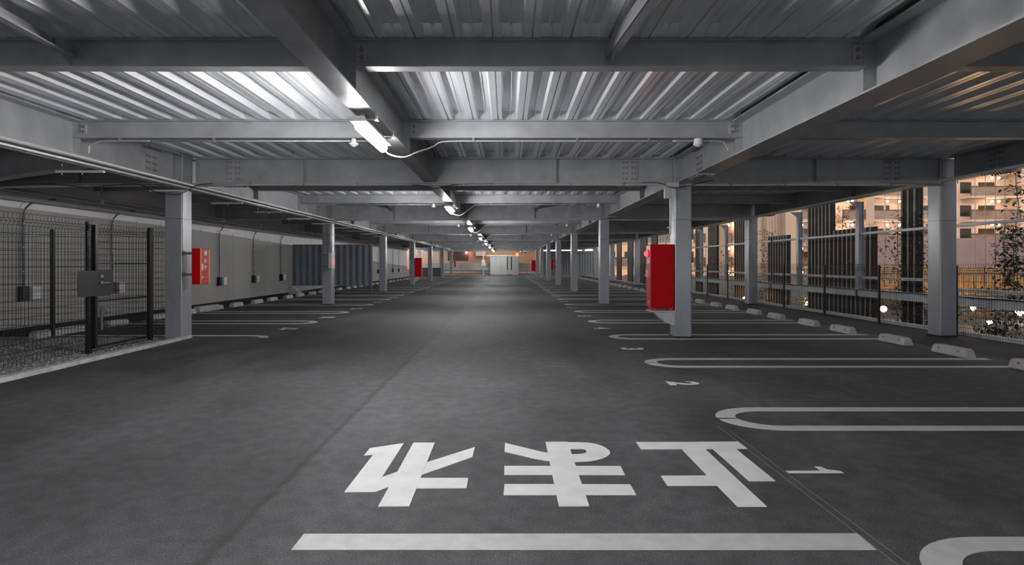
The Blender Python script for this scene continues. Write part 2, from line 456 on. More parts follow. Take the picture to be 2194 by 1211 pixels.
# short braces between joists and girders, with a gusset
def brace(x, ya, yb, n, where):
    r_ = root('roof_brace', (x, (ya+yb)/2, ZT-.16), 'short angle brace under the deck %s' % where, 'brace', 'angle braces under the deck')
    dx = .22
    obj('angle', MB().add([(x+dx-.035, ya, ZT-.14), (x+dx+.035, ya, ZT-.14), (x+.035, yb, ZT-.14), (x-.035, yb, ZT-.14),
                           (x+dx-.035, ya, ZT-.13), (x+dx+.035, ya, ZT-.13), (x+.035, yb, ZT-.13), (x-.035, yb, ZT-.13)],
                          [(3,2,1,0),(4,5,6,7),(0,1,5,4),(1,2,6,5),(2,3,7,6),(3,0,4,7)])
        .add([(x+dx-.04, ya, ZT-.14), (x+dx-.03, ya, ZT-.14), (x-.03, yb, ZT-.14), (x-.04, yb, ZT-.14),
              (x+dx-.04, ya, ZT-.04), (x+dx-.03, ya, ZT-.04), (x-.03, yb, ZT-.04), (x-.04, yb, ZT-.04)],
             [(3,2,1,0),(4,5,6,7),(0,1,5,4),(1,2,6,5),(2,3,7,6),(3,0,4,7)]), STEEL, r_)
    obj('gusset', MB().prism([(yb, ZJ+.012), (yb, ZT-.012), (yb-.16, ZT-.04), (yb-.16, ZT-.14)], 'x', x-.006, x+.006), STEEL, r_)
for (k, j) in ((-1, 0), (0, 2), (2, 2), (4, 2)):
    ya = line(k)+JP*j+.03; yb = ya+JP-.06
    if j == 2: yb = ya+JP-.13
    for x, s in ((.84, 'hydrant side of the lamp beam'), (-3.5, 'wall side of the lamp beam')):
        brace(x, ya, yb, 0, '%s %s' % (s, bayname(k)))
# the diagonal beam over the enclosure
mb = MB().ibeam('y', -1.70, 1.70, 0, ZG, ZT-.08, .18, .014, .008).rot(math.radians(62.4))
mb.v = [(x-7.3, y+8.55, z) for x, y, z in mb.v]
obj('diagonal_beam', mb, STEEL, lab='dark steel beam running diagonally over the fenced enclosure', cat='steel beam')

# ------------------------------------------------------------------ columns
CW = .145
def column(x, y, lab, straps=False, plain=False):
    r_ = root('steel_column', (x, y, 0), lab, 'column', 'square steel columns')
    obj('shaft', MB().box(x-CW, x+CW, y-CW, y+CW, .0, ZT-.01), COLM, r_, bevel=.018)
    obj('base_seal', MB().box(x-CW-.006, x+CW+.006, y-CW-.006, y+CW+.006, 0, .02), BLACK, r_)
    obj('joint_band', MB().box(x-CW-.002, x+CW+.002, y-CW-.002, y+CW+.002, 1.985, 1.993), PIPED, r_)
    if not plain:
        obj('weld_rib', MB().box(x-CW-.012, x-CW, y-CW-.012, y-CW+.0, ZG+.02, ZT-.02).box(x+CW, x+CW+.012, y-CW-.012, y-CW, ZG+.02, ZT-.02), LGREY, r_)
    if straps:
        obj('strap', MB().box(x-CW-.004, x+CW+.004, y-CW-.004, y+CW+.004, 2.13, 2.14).box(x-CW-.004, x+CW+.004, y-CW-.004, y+CW+.004, 1.80, 1.81)
            .box(x-CW-.004, x+CW+.004, y-CW-.004, y+CW+.004, 1.52, 1.53).box(x-CW-.004, x+CW+.004, y-CW-.004, y+CW+.004, 1.17, 1.18), BLACK, r_)
    return r_
for k in range(-1, 7):
    y = line(k)
    o_ = ORD[k] if k >= 0 else 'unseen'
    if k < 0:
        for x, s in ((XL, 'wall-side'), (XR, 'hydrant-side'), (XF, 'garden-edge')):
            column(x, y, 'grey %s steel column beside the camera' % s)
        continue
    ex = {0: ' with a red extinguisher box', 1: ' with a grey sign box', 3: ' with a tall red cabinet'}.get(k, '')
    column(XL, y-(.28 if k == 0 else .0)*.9, 'grey steel column in the wall-side row, %s from the camera%s' % (o_, ex), straps=(k == 1))
    ex = {0: ' with a tall red cabinet', 3: ' with a small red box', 6: ' with a red cabinet'}.get(k, '')
    column(XR, y, 'grey steel column in the hydrant-side row, %s from the camera%s' % (o_, ex))
    column(XF, y+.12, 'square grey steel column along the garden fence, %s from the camera' % o_)

# ------------------------------------------------------------------ walls
WY0, WY1 = -6.0, 50.5
def zsplit(y):                                         # top of the darker lower boarding, falling away along the wall
    pts = [(-10, 2.45), (16, 2.23), (23.4, 2.02), (42, 1.25), (52, 1.0)]
    for (a, za), (b, zb) in zip(pts, pts[1:]):
        if y <= b: return za+(zb-za)*(y-a)/(b-a)
    return 1.0
ys = [-6, 16, 23.4, 42, 50.5]
mb = MB()
for a, b in zip(ys, ys[1:]):
    mb.add([(XW, a, .06), (XW, b, .06), (XW, b, zsplit(b)), (XW, a, zsplit(a)), (XW-.2, a, .06), (XW-.2, b, .06), (XW-.2, b, zsplit(b)), (XW-.2, a, zsplit(a))],
           [(0,1,2,3),(7,6,5,4),(0,4,5,1),(3,2,6,7)])
    y = a
    while y < b:
        if y > 6: mb.box(XW, XW+.004, y, y+.02, .07, zsplit(y)-.01)
        y += 2.45
obj('wall_left', mb, WALLM, kind='structure', org=(XW, 0, 0))
mb = MB().box(XW-.25, XW-.03, -6, 50.5, .0, ZT)
obj('wall_left', mb, WALLU, kind='structure', org=(XW, 0, 0))
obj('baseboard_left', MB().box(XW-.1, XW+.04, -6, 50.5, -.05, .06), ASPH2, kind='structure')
# hooks along the top of the boarding
for i in range(20):
    y = 13.6+i*.95
    z = zsplit(y)
    o = obj('wall_hook', MB().box(XW, XW+.05, y-.05, y+.05, z, z+.012).tube([(XW+.02, y, z+.01), (XW+.05, y, z+.05), (XW+.02, y, z+.09)], .009, 6), WHITE,
            lab='small metal clip on top of the wall boarding, %s along the wall' % ORD[i], cat='clip', group='clips along the wall boarding')
# concrete wedge at the end of the boarding
obj('concrete_wedge', MB().prism([(XW, 0), (XW+.5, 0), (XW+.12, .34), (XW, .34)], 'y', 23.0, 23.4), CONC, lab='pale concrete wedge at the foot of the wall under the corrugated screen', cat='kerb')

# pipes along the wall and the wall-side girder
def pipe(name, pts, r, m, lab, n=8, cat='pipe', group=None):
    return obj(name, MB().tube(pts, r, n), m, lab=lab, cat=cat, group=group, smooth=True)
pipe('wall_pipe', [(XW+.10, -4, 2.47), (XW+.10, 50, 2.47)], .075, LGREY, 'thick pale pipe running along the top of the wall', 12)
pipe('wall_pipe', [(XW+.38, -4, 2.60), (XW+.38, 50, 2.60)], .022, PIPE, 'thin grey conduit in front of the thick wall pipe, upper', 8)
pipe('wall_pipe', [(XW+.44, -4, 2.545), (XW+.44, 50, 2.545)], .022, PIPED, 'thin dark conduit in front of the thick wall pipe, lower', 8)
for i in range(14):
    y = 9.2+i*2.53
    obj('pipe_bracket', MB().box(XW-.02, XW+.55, y-.02, y+.02, 2.50, 2.53).box(XW+.5, XW+.53, y-.015, y+.015, 2.50, ZT-.0), LGREY,
        lab='metal strut holding the wall pipes under the roof, %s along the wall' % ORD[i], cat='bracket', group='pipe struts by the wall')
XP = XL+.235
pipe('girder_conduit', [(XP, -3, 2.56)] + [(XP+random.uniform(-.004, .004), -2+i*1.26, 2.56+random.uniform(-.006, .006)) for i in range(46)], .028, PIPE, 'pale conduit along the wall-side girder, the upper one', 8, 'conduit')
pipe('girder_conduit', [(XP-.01, -3, 2.497), (XP-.01, 56, 2.497)], .017, PIPE, 'pale conduit along the wall-side girder, the middle one', 8, 'conduit')
pipe('girder_conduit', [(XP-.05, -3, 2.475), (XP-.05, 56, 2.475)], .012, PIPED, 'thin dark conduit along the wall-side girder, the lowest', 8, 'conduit')
for i in range(12):
    y = 7.25+i*1.9
    r_ = root('pipe_hanger', (XL, y, 2.44), 'small steel channel hanging below the wall-side girder, %s from the camera' % ORD[i], 'bracket', 'steel channels under the wall-side girder')
    obj('channel', MB().box(XL-.35, XP+.03, y-.02, y+.02, 2.425, 2.455), PIPE, r_)
    for dx in (-.28, -.02): obj('bolt', MB().tube([(XL+dx, y, 2.40), (XL+dx, y, ZG)], .007, 6), BOLT, r_)
# conduits on the cross girders, with clips
for k in range(0, 4):
    y = line(k)-.135
    xs = [XL+.25+i*.9 for i in range(15)]
    r_ = root('girder_conduit', (0, y, 2.58), 'pale conduit strapped to the front of the aisle girder, %s column line from the camera' % ORD[k], 'conduit', 'conduits on the aisle girders')
    pts = [(XL+.25, y, 2.57)] + [(x, y, 2.583+.004*math.sin(x*3)) for x in xs[1:]] + [(XF-.2, y, 2.60)]
    obj('tube', MB().tube(pts, .019, 8), PIPE, r_, smooth=True)
    cl = MB()
    for x in xs[1:-1]:
        if k == 0: obj('clip', MB().box(x-.006, x+.006, y-.024, y+.03, 2.565, 2.62).box(x-.004, x+.018, y-.03, y-.02, 2.56, 2.60), BOLT, r_)
pipe('edge_conduit', [(XF-.14, -3, 2.665)]+[(XF-.14, -2+i*1.26, 2.665+random.uniform(-.006, .006)) for i in range(46)], .022, PIPE, 'grey conduit along the foot of the garden-edge girder', 8, 'conduit')
# left bay pipes behind the girder
pipe('enclosure_conduit', [(XW+.2, line(0)-.1, 2.585), (-7.2, line(0)-.14, 2.59), (XL-.15, line(0)-.14, 2.60)], .03, PIPE, 'pale conduit crossing above the fenced enclosure', 8, 'conduit')
pipe('enclosure_conduit', [(XW+.2, line(0)-.18, 2.53), (-8, line(0)-.2, 2.545), (-6.4, line(0)-.2, 2.56), (XL-.15, line(0)-.2, 2.56)], .02, PIPE, 'thinner pale conduit crossing above the enclosure, below the thick one', 8, 'conduit')

# black sagging cables
def cable(pts, lab, r=.0065, m=BLACK):
    return pipe('black_cable' if m is BLACK else 'lamp_cable', pts, r, m, lab, 6, 'cable')
def sm(P, n=8):                                        # Catmull-Rom through the points
    P = [Vector(p) for p in P]; Q = [P[0]] + P + [P[-1]]; out = []
    for i in range(1, len(Q)-2):
        for t in range(n):
            t = t/n
            a, b, c, d = Q[i-1], Q[i], Q[i+1], Q[i+2]
            out.append(.5*((2*b)+(c-a)*t+(2*a-5*b+4*c-d)*t*t+(3*b-a-3*c+d)*t*t*t))
    out.append(P[-1]); return out
def at(u, v, Y): return ((u-CX)*Y/F, Y, H+(CY-v)*Y/F)
cable(sm([at(0, 397, 9.0), at(110, 395, 9.0), at(190, 401, 9.0), at(290, 394, 9.0), at(330, 410, 8.9), at(375, 417, 8.95), at(400, 410, 9.0), at(425, 396, 9.15), at(455, 393, 9.3)]), 'black cable sagging round the wall-side column with the extinguisher box')
cable(sm([at(874, 396, 9.455), at(900, 397, 9.42), at(928, 404, 9.2), at(950, 401, 9.3), at(980, 395, 9.44), at(1060, 394, 9.455)]), 'black cable sagging under the lamp beam')
cable(sm([at(1375, 391, 9.35), at(1412, 392, 9.3), at(1436, 401, 9.2), at(1462, 401, 9.2), at(1500, 392, 9.3), at(1530, 386, 9.38)]), 'black cable sagging round the column with the hydrant cabinet')

# ------------------------------------------------------------------ tube lamps on the central beam
def lamp(y):
    x = XC-.02
    r_ = root('ceiling_light', (x, y, 2.47), 'x', 'light', 'tube lamps along the central beam')
    a, b = y-.53, y+.53
    obj('housing', MB().prism([(x-.075, 2.535), (x+.075, 2.535), (x+.05, 2.585), (x-.05, 2.585)], 'y', a, b), WHITE, r_)
    pts = [(x, a+.00, 2.50), (x, a+.03, 2.50), (x, a+.05, 2.50), (x, b-.05, 2.50), (x, b-.03, 2.50), (x, b, 2.50)]
    obj('diffuser', MB().tube(pts, [.015, .04, .047, .047, .04, .015], 12), TUBE, r_, smooth=True)
    for yy in (a+.18, b-.12):
        obj('bracket', MB().box(x-.03, x+.14, yy-.02, yy+.02, 2.585, 2.60).box(x+.115, x+.135, yy-.02, yy+.02, 2.60, 2.675).box(x-.02, x+.02, yy-.02, yy+.02, 2.59, 2.645), LGREY, r_)
    return r_
l0 = lamp(Y0-BAY+3.58)
l0['label'] = 'glowing tube lamp hung under the central beam, first and largest of the row'
for k in range(-3, 7):
    if k in (0,): continue
    if k < 0: lb = 'tube lamp under the central beam, %s behind the camera' % ORD[-k-1]
    else: lb = 'glowing tube lamp under the central beam, %s of the row from the camera' % ORD[k]
    dup(l0, (0, BAY*k+(2.6 if k == -1 else 0), 0), lb)
dup(l0, (0, 51.2, 0), 'glowing tube lamp under the central beam, last and farthest, by the white cabin')
# joist conduits with their smoke detectors, and the lamp's own cable
for k in range(-1, 5):
    y = line(k)+JP*2
    z = ZJ-.035
    nm = ORD[k+1]
    r_ = root('joist_conduit', (0, y, z), 'thin pale conduit under the %s joist that carries smoke detectors' % nm, 'conduit', 'conduits under the joists')
    obj('tube', MB().tube(sm([(XL+.23, y-.03, ZG+.03), (XL+.24, y-.03, ZG+.14), (XL+.30, y-.03, z-.04), (XL+.42, y-.03, z), (XL+1.0, y-.03, z)], 6), .011, 6), PIPE, r_, smooth=True)
    obj('tube', MB().tube([(XL+1.0, y-.03, z), (XC-.35, y-.03, z)], .011, 6), PIPE, r_, smooth=True)
    obj('tube', MB().tube(sm([(XC+.55, y-.03, z-.01), (XC+.9, y-.03, z), (XR-.9, y-.03, z)], 6), .011, 6), PIPE, r_, smooth=True)
    obj('tube', MB().tube(sm([(XR-.9, y-.03, z), (XR-.34, y-.03, z), (XR-.24, y-.03, z-.04), (XR-.2, y-.03, z-.12), (XR-.22, y-.04, ZG+.05)], 6), .011, 6), PIPE, r_, smooth=True)
    for x in (XL+.62, XL+1.8, XC-.6, XC+.9, XC+2.2, XR-1.2):
        obj('clip', MB().box(x-.012, x+.012, y-.05, y-.01, z-.016, z+.035), BOLT, r_)
    for x, s in ((-1.92, 'beside the lamp beam'), (2.40, 'beside the hydrant-side girder')):
        d = root('smoke_detector', (x, y-.04, z-.08), 'small white smoke detector %s, %s from the camera' % (s, nm), 'smoke detector', 'smoke detectors')
        obj('base', MB().tube([(x, y-.04, z+.025), (x, y-.04, z-.03)], .052 if x > 0 else .03, 16), WHITE, d)
        obj('head', MB().tube([(x, y-.04, z-.03), (x, y-.04, z-.05), (x, y-.04, z-.075)], [.062, .055, .02], 16), WHITE, d)
    if k < 4:
        yb = line(k)+3.58+.53
        cable(sm([(XC-.02, yb, 2.50), (XC+.02, yb+.10, 2.46), (XC+.16, yb+.20, 2.45), (XC+.27, yb+.4, 2.54), (XC+.40, y-.12, 2.70), (XC+.52, y-.05, z-.012), (XC+.9, y-.04, z)]),
              'pale cable looping from the %s tube lamp up to the joist conduit' % ORD[k+1], .010, PIPE)

# ------------------------------------------------------------------ floor markings
def bay_line(side, yc, nth, xs, xe, rx=.30, ro=.335, wd=.12, partial=False):
    """U-shaped bay divider: two strips joined by a rounded end facing the aisle, with a slit at the tip"""
    s = 1 if side == 'R' else -1
    def half(sg, tipgap):
        outer = []; inner = []
        for i in range(11):
            t = PI/2*i/10
            t = max(t, tipgap)
            outer.append((xs+ro*1.3*(1-math.cos(t)), ro*math.sin(t)))
            inner.append((xs+wd*1.3+(ro-wd)*1.3*(1-math.cos(t)), (ro-wd)*math.sin(t)+.0))
        P = outer+[(xe, ro)]+[(xe, ro-wd)]+inner[::-1]
        n = 11; vs = []; fs = []
        for (a, b) in zip(outer+[(xe, ro)], inner+[(xe, ro-wd)]):
            for p in (a, b):
                for z in (.0, .004): vs.append((s*p[0], yc+sg*p[1], z))
        for i in range(n):
            a = i*4; b = a+4
            fs += [(a+1, b+1, b+3, a+3), (a, b, b+1, a+1), (a+2, a+3, b+3, b+2)]
        fs += [(0, 1, 3, 2), (n*4, n*4+2, n*4+3, n*4+1)]
        return vs, fs
    mb = MB()
    g = .05 if nth < 3 else .01
    mb.add(*half(1, g))
    if not partial: mb.add(*half(-1, g*1.8))
    sd = 'garden-side' if side == 'R' else 'wall-side'
    return obj('bay_line', mb, PAINT, lab='white U-shaped bay line painted on the %s floor, %s from the camera' % (sd, ORD[nth]), cat='road marking', group='painted bay lines %s' % sd)
RY = [2.22, 4.52, 7.05] + [9.55+2.52*i for i in range(19)]
for i, y in enumerate(RY): bay_line('R', y, i, 1.70 if i < 2 else 1.74, 6.30)
LY = [9.42, 11.9, 14.30] + [16.95+2.52*i for i in range(15)]
for i, y in enumerate(LY): bay_line('L', y, i, 4.03, 7.95, partial=(i == 0))
def number(txt, side, yc, nth):
    one = MB().add([(.02, -.165, 0), (.065, -.165, 0), (.065, .165, 0), (.025, .165, 0), (.0, .10, 0), (-.05, .085, 0), (-.05, .045, 0), (.02, .045, 0)], [(0, 1, 2, 3, 4, 7), (4, 5, 6, 7)])
    mb = MB()
    for i, ch in enumerate(txt):
        g = MB().add(one.v, one.f) if ch == '1' else fit(text_mb(ch, .4, .016), .19, .33)
        off = 0 if len(txt) == 1 else (-.11, .11)[i]
        mb.add([(x+off, y, z) for x, y, z in g.v], g.f)
    out = MB()
    if side == 'R': V = [(1.84+y, yc-x, .004) for x, y, z in mb.v]; sd = 'garden-side'
    else: V = [(-4.16-y, yc+x, .004) for x, y, z in mb.v]; sd = 'wall-side'
    out.add(V, mb.f)
    return obj('bay_number', out, PAINT2, lab='white painted number %s in the %s bay of the %s row' % (txt, ORD[nth], sd), cat='road marking', group='painted bay numbers')
for i in range(18): number(str(i+1), 'R', [3.39, 5.83, 8.2][i] if i < 3 else 10.8+2.52*(i-3), i)
for i in range(16): number(str(17-i), 'L', [10.68, 12.95, 15.45][i] if i < 3 else 18.0+2.52*(i-3), i)

def cross(V, f):
    a, b, c = [V[i] for i in f]
    return (b[0]-a[0])*(c[1]-a[1])-(b[1]-a[1])*(c[0]-a[0])
def strip(name, polys, lab, m=PAINT2, z0=.0025, cat='road marking'):
    mb = MB()
    for i, (ox, oy, sc, P) in enumerate(polys):
        G = [gp(ox+x/sc, oy+y/sc) for x, y in P]
        n = len(G); t = z0+.0009*i
        area = sum(G[k][0]*G[(k+1) % n][1]-G[(k+1) % n][0]*G[k][1] for k in range(n))
        if area < 0: G = G[::-1]
        V = [(x, y, t) for x, y in G]
        mb.add(V, [f if cross(V, f) > 0 else f[::-1] for f in tessellate_polygon([[Vector(v) for v in V]])])
        W = V + [(x, y, -.001) for x, y in G]
        mb.add(W, [(k, n+k, n+(k+1) % n, (k+1) % n) for k in range(n)])
    return obj(name, mb, m, lab=lab, cat=cat)
S = 6.453
A, B, C_ = (720, 930, S), (1060, 930, S), (1350, 930, S)
strip('painted_character', [(*A, [(938,130),(468,200),(383,303),(512,292),(113,808),(505,806)]),
    (*A, [(1920,187),(1885,325),(1180,575),(545,805),(505,806),(640,603),(850,527),(1255,398)]),
    (*A, [(1158,617),(1827,617),(1805,753),(1107,760)]),
    (*A, [(1070,130),(1366,130),(1015,1005),(583,1010)])],
    'large white painted character with slanted strokes, farthest from the number 1')
strip('painted_character', [(*B, [(143,127),(270,160),(400,190),(500,215),(600,240),(680,256),(760,270),(780,382),(750,378),(680,370),(600,357),(500,336),(400,310),(270,281),(135,250)]),
    (*B, [(990,120),(1180,121),(1260,124),(1340,133),(1420,150),(1490,174),(1545,204),(1582,234),(1596,262),(1586,292),(1550,320),(1490,346),(1400,369),(1320,382),(1240,388),(1160,391),(1080,393),(1050,287),(1130,286),(1190,282),(1240,273),(1264,262),(1272,248),(1264,232),(1248,220),(1215,213),(1010,213)]),
    (*B, [(133,450),(1740,452),(1800,573),(131,571)]),
    (*B, [(135,705),(1872,708),(1955,850),(122,850)]),
    (*B, [(703,120),(1010,120),(1305,1003),(887,1008)])],
    'large white painted character with two crossbars and a loop, middle of the three')
strip('painted_character', [(*C_, [(705,205),(1030,205),(1893,1010),(1485,1010)]),
    (*C_, [(1135,205),(1455,205),(2010,656),(1645,656)]),
    (*C_, [(428,587),(1070,583),(1200,720),(518,722)]),
    (*C_, [(85,122),(1497,116),(1620,210),(152,217)])],
    'large white painted character with a long top bar, beside the number 1')
strip('stop_line', [(0, 0, 1, [(651,1145),(1836,1144),(1878,1179),(624,1179)])], 'broad white stop line across the aisle in front of the characters', PAINT)
mb = MB().box(1.618, 1.623, 1.5, 4.3, 0, .0015).box(1.665, 1.669, 1.5, 4.2, 0, .0015).box(-1.0, 1.62, 3.905, 3.909, 0, .0015)
obj('chalk_line', mb, CHALK, lab='thin chalk setting-out lines round the painted characters', cat='chalk line', kind='stuff')

# ------------------------------------------------------------------ wheel stops
def wheel_stop(x, y, s):                               # s: which way the driver side faces
    r_ = root('wheel_stop', (x, y, 0), 'x', 'wheel stop', 'concrete wheel stops')
    L = .30
    mb = MB()
    sec = [(-.075, 0), (.075, 0), (.075, .03), (.05, .115), (-.05, .115), (-.075, .03)]
    st = [(-L, .9, .80), (-L+.05, 1, 1), (L-.05, 1, 1), (L, .9, .80)]
    vs = []
    for yy, fx, fz in st:
        for px, pz in sec: vs.append((x+px*fx, y+yy, pz*fz))
    n = len(sec); fs = []
    for j in range(len(st)-1):
        for i in range(n): fs.append((j*n+i, j*n+(i+1) % n, (j+1)*n+(i+1) % n, (j+1)*n+i))
    fs += [tuple(range(n)), tuple(range(3*n, 4*n))[::-1]]
    mb.add(vs, [f[::-1] for f in fs])
    obj('block', mb, CONC, r_)
    rm = ORREF if s < 0 else LGREY
    for dy in (-.17, .17):
        obj('reflector', MB().tube([(x+s*.062, y+dy, .068), (x+s*.073, y+dy, .072)], .017, 12), rm, r_)
    return r_
ws = None
for i in range(18):
    c = 8.28 if i == 0 else 10.8+2.52*(i-1)
    for j, (dy, w_) in enumerate(((-.58, 'the nearer one'), (.57, 'the farther one'))):
        y = c+dy
        lb = 'concrete wheel stop at the garden end of the %s bay, %s' % (ORD[i+2], w_)
        if ws is None:
            ws = wheel_stop(6.13, y, -1); ws['label'] = lb; ws['group'] = 'wheel stops along the garden side'; y00 = y
        else: dup(ws, (0, y-y00, 0), lb)
lb = 'concrete wheel stop at the garden end of the second bay, partly out of the frame'
dup(ws, (0, 6.47-y00, 0), lb)
wl = None
for i in range(17):
    c = 10.75+2.52*i
    for j, (dy, w_) in enumerate(((-.58, 'the nearer one'), (.57, 'the farther one'))):
        y = c+dy
        lb = 'concrete wheel stop by the wall, %s bay past the enclosure, %s' % (ORD[i], w_)
        if wl is None:
            wl = wheel_stop(-7.90, y, 1); wl['label'] = lb; wl['group'] = 'wheel stops along the wall side'; y01 = y
        else: dup(wl, (0, y-y01, 0), lb)
obj('concrete_block', MB().box(-7.99, -7.82, 14.28, 15.25, 0, .15), CONC, lab='long pale concrete block lying in line with the wall-side wheel stops', cat='block', bevel=.02)
dup(wl, (0, 9.62-y01, 0), 'concrete wheel stop seen through the mesh behind the gate')

# ------------------------------------------------------------------ mesh fences
def wire_panel(axis, c, a, b, z0, z1, pitch, out, r=.0024, hz=None):
    """welded wire panel: uprights with pressed folds and a hooked top"""
    mb = MB()
    def P(t, o, z): return (c+o, t, z) if axis == 'y' else (t, c+o, z)
    n = int((b-a)/pitch)
    prof = [(0, z0), (0, z0+.10), (.03*out, z0+.13), (0, z0+.16), (0, z1-.15), (.035*out, z1-.11), (0, z1-.07), (0, z1-.02), (.02*out, z1), (.05*out, z1-.01)]
    for i in range(n+1):
        t = a+(b-a)*i/n
        mb.tube([P(t, o, z) for o, z in prof], r, 3, False)
    zz = [z0+.10, z0+.16] + [z0+.16+(z1-.15-z0-.16)*i/(hz or 12) for i in range(1, (hz or 12)+1)] + [z1-.07]
    for z in zz: mb.tube([P(a, 0, z), P(b, 0, z)], r*1.15, 3, False)
    mb.tube([P(a, .035*out, z1-.11), P(b, .035*out, z1-.11)], r*1.15, 3, False)
    return mb
# garden side fence
for i in range(14):
    a = 5.75+2.03*i; b = a+2.03
    o_ = ORD[i]
    r_ = root('mesh_fence', (7.88, (a+b)/2, 0), 'low dark wire mesh fence panel along the garden edge, %s from the camera' % o_, 'fence', 'mesh fence panels on the garden edge')
    obj('wire_mesh', wire_panel('y', 7.90, a+.02, b-.02, .04, 1.24, .05 if i < 6 else .1, -1, .0028, 6), FWIRE, r_)
    obj('post', MB().box(7.85, 7.885, a-.02, a+.02, 0, 1.22), FWIRE, r_)
# enclosure fences
XG = -5.84
def fence_thing(name, axis, c, a, b, lab, posts, hz=15, z1=1.86, pitch=.056, out=1):
    loc = (c, (a+b)/2, 0) if axis == 'y' else ((a+b)/2, c, 0)
    r_ = root(name, loc, lab, 'fence')
    obj('wire_mesh', wire_panel(axis, c, a, b, .03, z1, pitch, out, .0030, hz), WIRE, r_)
    for p in posts:
        if axis == 'y': obj('post', MB().box(c-.035-.02, c-.005, p-.035, p+.035, -.05, z1-.02), WIRE, r_)
        else: obj('post', MB().box(p-.03, p+.03, c+.01, c+.06, -.05, z1-.02), WIRE, r_)
    return r_
fence_thing('mesh_fence', 'y', XG, 4.4, 7.86, 'tall wire mesh fence running from the frame edge to the gate', [7.865])
fence_thing('mesh_fence', 'y', XG, 9.26, 9.58, 'narrow wire mesh panel between the gate and the first wall-side column', [9.22])
fence_thing('mesh_fence', 'x', 9.62, -8.95, -5.70, 'wire mesh fence across the back of the enclosure', [-7.83])
g = root('mesh_gate', (XG, 8.55, 0), 'black-framed wire mesh gate with a lever handle and two rails', 'gate')
ga, gb = 7.91, 9.16
obj('frame', MB().box(XG-.02, XG+.03, ga, ga+.045, .05, 1.80).box(XG-.02, XG+.03, gb-.045, gb, .05, 1.80).box(XG-.015, XG+.015, ga, gb, .05, .08), WIRE, g)
obj('wire_mesh', wire_panel('y', XG, ga+.05, gb-.05, .07, 1.82, .056, 1, .0030, 14), WIRE, g)
for z in (1.25, .715): obj('cross_rail', MB().box(XG-.02, XG+.02, ga+.04, gb-.04, z-.012, z+.012), WIRE, g)
lp = MB()
def plate(mb, ya, yb, z0, z1, r=.06):
    P = []
    for cx_, cz, a0 in ((yb-r, z1-r, 0), (ya+r, z1-r, 90), (ya+r, z0+r, 180), (yb-r, z0+r, 270)):
        for i in range(5):
            t = math.radians(a0+i*22.5); P.append((cx_+r*math.cos(t), cz+r*math.sin(t)))
    return mb.prism(P, 'x', XG+.03, XG+.036)
lk = obj('lock_plate', plate(lp, 7.58, 8.26, .79, 1.15), mat('perforated_plate', (.035, .035, .035), .5, .3, 220, .7), g)
obj('handle', MB().box(XG+.036, XG+.06, 7.99, 8.02, .955, 1.0).box(XG+.06, XG+.078, 7.97, 8.16, .965, .985).box(XG+.036, XG+.06, 7.985, 8.03, 1.05, 1.09), CHROME, lk, bevel=.004)
obj('drop_bolt', MB().box(XG+.03, XG+.05, 8.0, 8.03, .30, .62).tube([(XG+.04, 8.06, .60), (XG+.06, 8.09, .56), (XG+.04, 8.06, .50)], .008, 6), PIPED, g)

# ------------------------------------------------------------------ wall sockets with conduit
def outlet(y):
    r_ = root('wall_socket', (XW+.05, y, .6), 'x', 'socket', 'charging sockets along the wall')
    z = .70
    obj('backplate', MB().box(XW+.005, XW+.10, y-.12, y+.02, z-.13, z+.13), WIRE, r_)
    obj('box', MB().box(XW+.005, XW+.14, y+.06, y+.24, z-.12, z+.12), WHITE, r_, bevel=.01)
    zt = zsplit(y)
    obj('conduit', MB().tube(sm([(XW+.05, y-.05, z+.12), (XW+.05, y-.05, z+.5), (XW+.05, y-.06, 1.6), (XW+.05, y-.05, 2.15), (XW+.08, y+.02, 2.33), (XW+.12, y+.2, 2.44), (XW+.2, y+.5, 2.5)], 6), .016, 6), PIPED, r_, smooth=True)
    for zz in (1.1, 1.55, 2.0): obj('clip', MB().box(XW+.002, XW+.07, y-.08, y-.02, zz-.008, zz+.008), LGREY, r_)
    return r_
o0 = outlet(17.5)
o0['label'] = 'grey socket box and conduit on the wall, first beyond the extinguisher box'
for y, lb in ((10.42, 'grey socket box and conduit on the enclosure wall, beside the mesh post'), (12.75, 'grey socket box with a conduit seen behind the gate'),
              (19.85, 'grey socket box and conduit on the wall, second beyond the extinguisher box'), (22.25, 'grey socket box with a tall conduit on the wall beside the corrugated screen')):
    dup(o0, (0, y-17.5, 0), lb)
for i in range(8):
    dup(o0, (0, 29+i*2.5-17.5, 0), 'small socket box on the far wall, %s past the corrugated screen' % ORD[i])
# three conduits above the extinguisher box
for i, dy in enumerate((0, .35, .8)):
    cable(sm([(XW+.06, 15.0+dy, 2.45), (XW+.06, 14.9+dy*.6, 2.2), (XW+.06, 14.85+dy*.5, 1.7), (XW+.06, 14.85+dy*.5, .9)]), 'pale conduit on the wall behind the extinguisher box, %s of three' % ORD[i], .022, PIPE)

